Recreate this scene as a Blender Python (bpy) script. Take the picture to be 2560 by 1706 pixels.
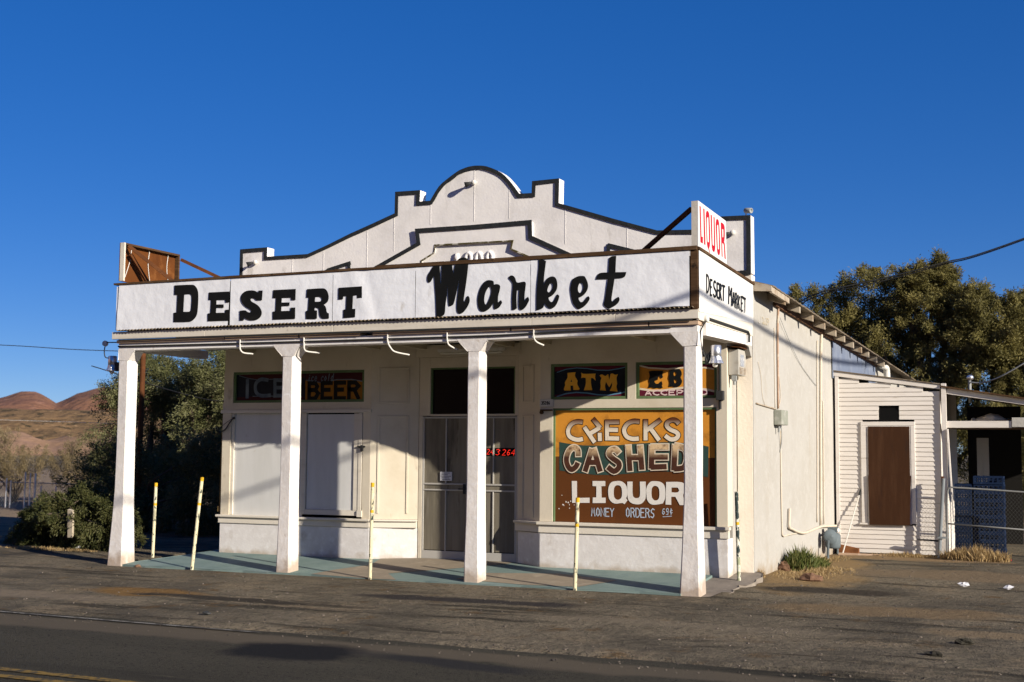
import bpy, math, random
from mathutils import Vector, Matrix, noise
from mathutils.geometry import tessellate_polygon
R = math.radians
random.seed(7)
scn = bpy.context.scene
for o in list(bpy.data.objects):
    bpy.data.objects.remove(o)
COL = scn.collection

# ------------------------------------------------------------------ camera, sky, sun, exposure
cam = bpy.data.cameras.new('camera'); camo = bpy.data.objects.new('camera', cam); COL.objects.link(camo)
cam.sensor_width = 36; cam.lens = 3272.7 * 36 / 2560; cam.clip_start = .1; cam.clip_end = 20000
rt = Vector((.91524, .40284, .00728)); up = Vector((.02683, -.07896, .99652)); fw = Vector((-.40201, .91186, .08308))
camo.matrix_world = Matrix(((rt.x, up.x, -fw.x, 4.177), (rt.y, up.y, -fw.y, -14.864), (rt.z, up.z, -fw.z, 1.604), (0, 0, 0, 1)))
cam.dof.use_dof = True; cam.dof.focus_distance = 15.6; cam.dof.aperture_fstop = 3.2
scn.camera = camo
SUN = Vector((.87405, -.35454, .33216)).normalized()
w = bpy.data.worlds.new('World'); scn.world = w; w.use_nodes = True
nt = w.node_tree; nt.nodes.clear()
sky = nt.nodes.new('ShaderNodeTexSky'); sky.sky_type = 'NISHITA'; sky.sun_disc = False
sky.sun_elevation = math.asin(SUN.z); sky.sun_rotation = math.atan2(SUN.x, SUN.y)
sky.altitude = 0; sky.air_density = .6; sky.dust_density = 0; sky.ozone_density = 6.0
hs = nt.nodes.new('ShaderNodeHueSaturation'); hs.inputs['Saturation'].default_value = 1.45; hs.inputs['Hue'].default_value = .52;
gm = nt.nodes.new('ShaderNodeGamma'); gm.inputs[1].default_value = .6; hs.inputs['Value'].default_value = 1
bg = nt.nodes.new('ShaderNodeBackground'); bg.inputs[1].default_value = .132
wo = nt.nodes.new('ShaderNodeOutputWorld')
nt.links.new(sky.outputs[0], gm.inputs[0]); nt.links.new(gm.outputs[0], hs.inputs['Color']); nt.links.new(hs.outputs[0], bg.inputs[0]); nt.links.new(bg.outputs[0], wo.inputs[0])
sun = bpy.data.lights.new('sun', 'SUN'); suno = bpy.data.objects.new('sun', sun); COL.objects.link(suno)
sun.energy = 5.0; sun.angle = R(.53); sun.color = (1, .91, .78)
suno.rotation_euler = SUN.to_track_quat('Z', 'Y').to_euler(); suno.location = (30, -20, 25)
vs = scn.view_settings; vs.view_transform = 'Standard'; vs.look = 'None'; vs.gamma = 1; vs.use_curve_mapping = False
vs.exposure = .62
scn.render.engine = 'CYCLES'
scn.render.resolution_x = 1024; scn.render.resolution_y = 682
# ------------------------------------------------------------------ helpers
def srgb(r, g, b):
    f = lambda c: (c / 255 / 12.92) if c / 255 <= .04045 else ((c / 255 + .055) / 1.055) ** 2.4
    return (f(r), f(g), f(b))
def mat(name, base, rough=.8, layers=(), bump=None, metal=0., emit=None, spec=.12, coord='Object', bands=None, foot=None):
    """layers: (colour, scale, low, high[, (sx,sy,sz)[, detail]]) noise masks over the base; bump: (scale, strength[, stretch]);
    bands: (axis, [(pos, colour), ...]) painted bands along an axis of world position"""
    m = bpy.data.materials.new(name); m.use_nodes = True
    n = m.node_tree; N = n.nodes; L = n.links; P = N['Principled BSDF']
    P.inputs['Roughness'].default_value = rough; P.inputs['Metallic'].default_value = metal
    P.inputs['Specular IOR Level'].default_value = spec
    tc = N.new('ShaderNodeTexCoord')
    col = N.new('ShaderNodeRGB'); col.outputs[0].default_value = (*base, 1); cur = col.outputs[0]
    if bands:
        ax, lst = bands
        ge = N.new('ShaderNodeNewGeometry'); sp = N.new('ShaderNodeSeparateXYZ'); L.new(ge.outputs['Position'], sp.inputs[0])
        for item in lst:
            pos, c = item[0], item[1]; soft = item[2] if len(item) > 2 else .001
            mr = N.new('ShaderNodeMapRange'); mr.inputs[1].default_value = pos - soft; mr.inputs[2].default_value = pos + soft
            L.new(sp.outputs[ax], mr.inputs[0])
            mx = N.new('ShaderNodeMix'); mx.data_type = 'RGBA'; L.new(mr.outputs[0], mx.inputs[0])
            L.new(cur, mx.inputs[6]); mx.inputs[7].default_value = (*c, 1); cur = mx.outputs[2]
    def vec(st):
        if not st: return tc.outputs[coord]
        mp = N.new('ShaderNodeMapping'); mp.inputs['Scale'].default_value = st; L.new(tc.outputs[coord], mp.inputs[0]); return mp.outputs[0]
    for ly in layers:
        c, sc, lo, hi = ly[:4]; st = ly[4] if len(ly) > 4 else None; de = ly[5] if len(ly) > 5 else 6
        no = N.new('ShaderNodeTexNoise'); no.inputs['Scale'].default_value = sc; no.inputs['Detail'].default_value = de; no.inputs['Roughness'].default_value = .62
        L.new(vec(st), no.inputs['Vector'])
        mr = N.new('ShaderNodeMapRange'); mr.inputs[1].default_value = lo; mr.inputs[2].default_value = hi; L.new(no.outputs[0], mr.inputs[0])
        mx = N.new('ShaderNodeMix'); mx.data_type = 'RGBA'; L.new(mr.outputs[0], mx.inputs[0]); L.new(cur, mx.inputs[6]); mx.inputs[7].default_value = (*c, 1); cur = mx.outputs[2]
    if foot:   # splashed dirt low down: (colour, low z, high z, noise scale)
        ge = N.new('ShaderNodeNewGeometry'); sp = N.new('ShaderNodeSeparateXYZ'); L.new(ge.outputs['Position'], sp.inputs[0])
        no = N.new('ShaderNodeTexNoise'); no.inputs['Scale'].default_value = foot[3]; no.inputs['Detail'].default_value = 6; L.new(ge.outputs['Position'], no.inputs['Vector'])
        mr = N.new('ShaderNodeMapRange'); mr.inputs[1].default_value = foot[2]; mr.inputs[2].default_value = foot[1]; mr.inputs[3].default_value = -.55; mr.inputs[4].default_value = .35; mr.clamp = True; L.new(sp.outputs[2], mr.inputs[0])
        ad = N.new('ShaderNodeMath'); L.new(mr.outputs[0], ad.inputs[0]); L.new(no.outputs[0], ad.inputs[1])
        m2 = N.new('ShaderNodeMapRange'); m2.inputs[1].default_value = .45; m2.inputs[2].default_value = .75; m2.inputs[4].default_value = .75; L.new(ad.outputs[0], m2.inputs[0])
        mx = N.new('ShaderNodeMix'); mx.data_type = 'RGBA'; L.new(m2.outputs[0], mx.inputs[0]); L.new(cur, mx.inputs[6]); mx.inputs[7].default_value = (*foot[0], 1); cur = mx.outputs[2]
    L.new(cur, P.inputs['Base Color'])
    if bump:
        bl = bump if isinstance(bump[0], tuple) else (bump,)
        prev = None
        for b in bl:
            no = N.new('ShaderNodeTexNoise'); no.inputs['Scale'].default_value = b[0]; no.inputs['Detail'].default_value = 5
            L.new(vec(b[3] if len(b) > 3 else None), no.inputs['Vector'])
            bp = N.new('ShaderNodeBump'); bp.inputs['Strength'].default_value = b[1]; bp.inputs['Distance'].default_value = b[2] if len(b) > 2 else .01
            L.new(no.outputs[0], bp.inputs['Height'])
            if prev: L.new(prev, bp.inputs['Normal'])
            prev = bp.outputs[0]
        L.new(prev, P.inputs['Normal'])
    if emit:
        P.inputs['Emission Color'].default_value = (*emit[0], 1); P.inputs['Emission Strength'].default_value = emit[1]
    return m
def leafmat(name, c1, c2, c3, trans=.25):
    m = bpy.data.materials.new(name); m.use_nodes = True
    n = m.node_tree; N = n.nodes; L = n.links; P = N['Principled BSDF']; P.inputs['Roughness'].default_value = .6; P.inputs['Specular IOR Level'].default_value = .25
    at = N.new('ShaderNodeAttribute'); at.attribute_name = 'tint'
    rp = N.new('ShaderNodeValToRGB'); rp.color_ramp.elements[0].color = (*c1, 1); rp.color_ramp.elements[1].color = (*c3, 1)
    e = rp.color_ramp.elements.new(.5); e.color = (*c2, 1)
    L.new(at.outputs['Fac'], rp.inputs[0]); L.new(rp.outputs[0], P.inputs['Base Color'])
    tr = N.new('ShaderNodeBsdfTranslucent'); L.new(rp.outputs[0], tr.inputs[0])
    mx = N.new('ShaderNodeMixShader'); mx.inputs[0].default_value = trans
    L.new(P.outputs[0], mx.inputs[1]); L.new(tr.outputs[0], mx.inputs[2]); L.new(mx.outputs[0], N['Material Output'].inputs[0])
    return m
class MB:
    def __init__(s): s.v = []; s.f = []; s.mi = []; s.cur = 0; s.tint = []
    def add(s, vs, fs):
        b = len(s.v); s.v += [tuple(q) for q in vs]
        for f in fs: s.f.append([i + b for i in f]); s.mi.append(s.cur)
        return s
    def box(s, x0, x1, y0, y1, z0, z1):
        return s.hexa([(x0, y0, z0), (x1, y0, z0), (x1, y1, z0), (x0, y1, z0), (x0, y0, z1), (x1, y0, z1), (x1, y1, z1), (x0, y1, z1)])
    def hexa(s, p): return s.add(p, [(3, 2, 1, 0), (4, 5, 6, 7), (0, 1, 5, 4), (1, 2, 6, 5), (2, 3, 7, 6), (3, 0, 4, 7)])
    def obox(s, a, b, d0, d1, z0, z1, za=None):
        """wall-like box along plan segment a->b; d = offset to the right-hand side of the direction"""
        a = Vector(a); b = Vector(b); t = (b - a).normalized(); n = Vector((t.y, -t.x))
        q = [a + n * d0, b + n * d0, b + n * d1, a + n * d1]
        za = za or (z0, z1)
        return s.hexa([(q[0].x, q[0].y, za[0]), (q[1].x, q[1].y, z0), (q[2].x, q[2].y, z0), (q[3].x, q[3].y, za[0]),
                       (q[0].x, q[0].y, za[1]), (q[1].x, q[1].y, z1), (q[2].x, q[2].y, z1), (q[3].x, q[3].y, za[1])])
    def tube(s, pts, r, n=8, cap=True):
        pts = [Vector(p) for p in pts]; rs = r if isinstance(r, (list, tuple)) else [r] * len(pts)
        b = len(s.v); up = None
        for i, p in enumerate(pts):
            t = (pts[min(i + 1, len(pts) - 1)] - pts[max(i - 1, 0)]).normalized()
            if up is None: up = t.orthogonal().normalized()
            up = (up - t * up.dot(t)).normalized(); sd = t.cross(up)
            for k in range(n):
                a = 2 * math.pi * k / n; s.v.append(tuple(p + (up * math.cos(a) + sd * math.sin(a)) * rs[i]))
        for i in range(len(pts) - 1):
            for k in range(n):
                k2 = (k + 1) % n; s.f.append([b + i * n + k, b + i * n + k2, b + (i + 1) * n + k2, b + (i + 1) * n + k]); s.mi.append(s.cur)
        if cap:
            s.f.append([b + k for k in range(n)][::-1]); s.mi.append(s.cur); e = b + (len(pts) - 1) * n
            s.f.append([e + k for k in range(n)]); s.mi.append(s.cur)
        return s
    def lathe(s, o, prof, n=16, axis=(0, 0, 1)):
        o = Vector(o); ax = Vector(axis).normalized(); u = ax.orthogonal().normalized(); w_ = ax.cross(u); b = len(s.v)
        for r, h in prof:
            for k in range(n):
                a = 2 * math.pi * k / n; s.v.append(tuple(o + ax * h + (u * math.cos(a) + w_ * math.sin(a)) * r))
        for i in range(len(prof) - 1):
            for k in range(n):
                k2 = (k + 1) % n; s.f.append([b + i * n + k, b + i * n + k2, b + (i + 1) * n + k2, b + (i + 1) * n + k]); s.mi.append(s.cur)
        return s
    def plate(s, loops, fm, d0, d1, back=False):
        flat = [q for l in loops for q in l]
        tris = tessellate_polygon([[Vector((a, b, 0)) for a, b in l] for l in loops])
        n = len(flat)
        vs = [fm(a, b, d1) for a, b in flat] + [fm(a, b, d0) for a, b in flat]; fs = [list(t) for t in tris]
        if back: fs += [[i + n for i in t][::-1] for t in tris]
        if abs(d1 - d0) > 1e-6:
            k = 0
            for l in loops:
                for i in range(len(l)):
                    j = (i + 1) % len(l); fs.append([k + i, k + j, k + j + n, k + i + n])
                k += len(l)
        return s.add(vs, fs)
    def ribbon(s, pts, w_, fm, d, ext=0.):
        p = [Vector(q) for q in pts]
        if ext:
            p[0] = p[0] - (p[1] - p[0]).normalized() * ext; p[-1] = p[-1] + (p[-1] - p[-2]).normalized() * ext
        vs = []
        for i in range(len(p)):
            t0 = (p[i] - p[i - 1]).normalized() if i else (p[1] - p[0]).normalized()
            t1 = (p[i + 1] - p[i]).normalized() if i < len(p) - 1 else t0
            t = (t0 + t1).normalized() if (t0 + t1).length > 1e-3 else t1
            nn = Vector((-t.y, t.x)); k = 1 / max(.55, nn.dot(Vector((-t1.y, t1.x))))
            vs += [fm(*(p[i] + nn * w_ * .5 * k), d), fm(*(p[i] - nn * w_ * .5 * k), d)]
        return s.add(vs, [[2 * i, 2 * i + 1, 2 * i + 3, 2 * i + 2] for i in range(len(p) - 1)])
    def ell(s, c, r, seg=8, ring=5, jit=0):
        b = len(s.v)
        for i in range(ring + 1):
            th = math.pi * i / ring
            for k in range(seg):
                a = 2 * math.pi * k / seg; j = 1 + random.uniform(-jit, jit)
                s.v.append((c[0] + r[0] * j * math.sin(th) * math.cos(a), c[1] + r[1] * j * math.sin(th) * math.sin(a), c[2] + r[2] * j * math.cos(th)))
        for i in range(ring):
            for k in range(seg):
                k2 = (k + 1) % seg; s.f.append([b + i * seg + k, b + (i + 1) * seg + k, b + (i + 1) * seg + k2, b + i * seg + k2]); s.mi.append(s.cur)
        return s
    def build(s, name, m, parent=None, bevel=0, smooth=False, seg=2):
        me = bpy.data.meshes.new(name); off = Vector(parent_origin(parent)) if parent else Vector((0, 0, 0))
        me.from_pydata([tuple(Vector(q) - off) for q in s.v], [], s.f); me.validate(); 
        for mm in (m if isinstance(m, (list, tuple)) else [m]): me.materials.append(mm)
        if isinstance(m, (list, tuple)) and len(me.polygons) == len(s.mi): me.polygons.foreach_set('material_index', s.mi)
        if smooth: me.polygons.foreach_set('use_smooth', [True] * len(me.polygons))
        if s.tint:
            at = me.attributes.new('tint', 'FLOAT', 'FACE'); at.data.foreach_set('value', s.tint)
        me.update(); o = bpy.data.objects.new(name, me); COL.objects.link(o)
        if parent: o.parent = parent
        if bevel:
            b = o.modifiers.new('bevel', 'BEVEL'); b.width = bevel; b.segments = seg; b.limit_method = 'ANGLE'; b.angle_limit = R(40)
        return o
def build_each(m, name, mt, parent, bevel=0, gap=.004):
    """every separate piece of m becomes a part of its own (pieces that touch stay together)"""
    boxes = []; nf = len(m.f); i = 0; par = list(range(len(m.v)))
    def find(a):
        while par[a] != a: par[a] = par[par[a]]; a = par[a]
        return a
    for f in m.f:
        for k in f[1:]: par[find(k)] = find(f[0])
    comp = {}
    for k in range(len(m.v)): comp.setdefault(find(k), []).append(k)
    bb = [(c, [min(m.v[k][d] for k in c) - gap for d in range(3)], [max(m.v[k][d] for k in c) + gap for d in range(3)]) for c in comp.values()]
    g = list(range(len(bb)))
    def fg(a):
        while g[a] != a: a = g[a]
        return a
    for a in range(len(bb)):
        for b in range(a):
            if all(bb[a][1][d] <= bb[b][2][d] and bb[b][1][d] <= bb[a][2][d] for d in range(3)): g[fg(a)] = fg(b)
    sets = {}
    for a in range(len(bb)): sets.setdefault(fg(a), []).extend(bb[a][0])
    for c in sets.values():
        mp = {k: i for i, k in enumerate(sorted(c))}; q = MB(); q.v = [m.v[k] for k in sorted(c)]
        q.f = [[mp[k] for k in f] for f in m.f if f[0] in mp]; q.mi = [0] * len(q.f); q.build(name, mt, parent, bevel=bevel)
def parent_origin(p):
    v = Vector((0, 0, 0))
    while p is not None: v += p.location; p = p.parent
    return v
def tag(o, label=None, cat=None, group=None, kind=None):
    if label: o['label'] = label
    if cat: o['category'] = cat
    if group: o['group'] = group
    if kind: o['kind'] = kind
    return o
def thing(name, loc, label, cat, group=None):
    o = bpy.data.objects.new(name, None); o.empty_display_size = .2; COL.objects.link(o); o.location = loc
    return tag(o, label, cat, group)
def copy_thing(o, loc, label=None):
    c = o.copy(); COL.objects.link(c); c.location = loc
    if label: c['label'] = label
    for ch in list(o.children):
        d = ch.copy(); COL.objects.link(d); d.parent = c
        for g in list(ch.children):
            e = g.copy(); COL.objects.link(e); e.parent = d
    return c
FY = lambda y: (lambda a, b, d: (a, y - d, b))
SA = Vector((.03, -.06)); SD_ = (Vector((.225, 1.86)) - SA).normalized(); SN = Vector((SD_.y, -SD_.x))
def FS(a, b, d): q = SA + SD_ * a + SN * d; return (q.x, q.y, b)          # the skewed side of the porch
WA = Vector((.213, 1.842)); WD = (Vector((.40, 6.54)) - WA).normalized(); WN = Vector((WD.y, -WD.x))
def FW(a, b, d): q = WA + WD * a + WN * d; return (q.x, q.y, b)           # the long side wall
def nz(x, y, z=0, s=1.): return noise.noise(Vector((x * s, y * s, z * s)))
def smooth_path(pts, n=6):
    p = [Vector(q) for q in pts]; out = []
    for i in range(len(p) - 1):
        a = p[max(i - 1, 0)]; b = p[i]; c = p[i + 1]; d = p[min(i + 2, len(p) - 1)]
        for k in range(n):
            t = k / n; out.append(.5 * ((2 * b) + (c - a) * t + (2 * a - 5 * b + 4 * c - d) * t * t + (3 * b - a - 3 * c + d) * t ** 3))
    out.append(p[-1]); return out
def soften(loop, n=4, lim=52):
    """round the gentle bends of a traced outline, keep its sharp corners"""
    p = [Vector(q) for q in loop]; N = len(p); out = []
    def bend(i):
        a = p[i] - p[i - 1]; b = p[(i + 1) % N] - p[i]
        return abs(math.degrees(a.angle_signed(b))) if a.length > 1e-6 and b.length > 1e-6 else 90
    sh = [bend(i) > lim for i in range(N)]
    for i in range(N):
        j = (i + 1) % N; b, c = p[i], p[j]; ln = (c - b).length
        tb = Vector((0, 0)) if sh[i] else (c - p[i - 1]).normalized() * ln
        tc = Vector((0, 0)) if sh[j] else (p[(j + 1) % N] - b).normalized() * ln
        if sh[i] and sh[j]: out.append(tuple(b)); continue
        if sh[i]: tb = (c - b)
        if sh[j]: tc = (c - b)
        for k in range(n):
            t = k / n; h = (2 * t**3 - 3 * t**2 + 1) * b + (t**3 - 2 * t**2 + t) * tb + (-2 * t**3 + 3 * t**2) * c + (t**3 - t**2) * tc
            out.append((h.x, h.y))
    return out
def curvy(q): return [tuple(v) for v in smooth_path(q, 4)] if len(q) > 3 else q
# stroke letters: points are digit pairs on a 9 x 9 grid
G = {'A': '00 49 90|23 73', 'B': '00 09 69 87 65 05|65 93 60 00', 'C': '98 69 38 06 03 31 60 91', 'D': '00 09 59 97 92 50 00', 'E': '90 00 09 99|05 75', 'I': '40 49', 'K': '00 09|99 04|36 90', 'L': '09 00 90',
     'M': '00 19 43 79 90', 'N': '00 09 90 99', 'O': '40 12 17 49 87 82 40', 'P': '00 09 69 97 64 04', 'Q': '40 12 17 49 87 82 40|52 90', 'R': '00 09 69 97 65 05|55 90', 'S': '98 59 17 25 74 82 50 01', 'T': '09 99|40 49', 'U': '09 02 30 60 92 99', 'Y': '09 45 99|45 40',
     '0': '40 12 17 49 87 82 40', '1': '27 49 40', '2': '08 49 87 75 00 90', '3': '08 49 87 45|45 82 40 01', '4': '70 79 03 93', '5': '99 09 05 65 92 50 01', '6': '88 48 14 12 40 82 74 14', '8': '45 17 49 87 45 12 40 82 45', '9': '10 60 85 88 49 17 34 85',
     'c': '85 56 14 12 40 81', 'e': '13 83 75 46 14 12 40 81', 'i': '40 45|47 48', 'o': '40 13 46 83 40', 'l': '40 49', 'd': '80 89|85 46 13 40 81', '%': '86 47 14 42 83|40 49'}
def word(mb, text, x0, z0, x1, z1, w_, fm, d, fill=.72, slant=0.):
    """a word of stroke letters filling the box x0..x1, z0..z1"""
    n = len(text); st = (x1 - x0) / n
    for i, ch in enumerate(text):
        if ch not in G: continue
        k = 0
        for stroke in G[ch].split('|'):
            pts = [(x0 + st * i + int(q[0]) / 9 * st * fill + slant * int(q[1]) / 9 * (z1 - z0), z0 + int(q[1]) / 9 * (z1 - z0)) for q in stroke.split()]
            mb.ribbon(pts, w_, fm, d + .0004 * k, ext=w_ * .3); k += 1
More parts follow.
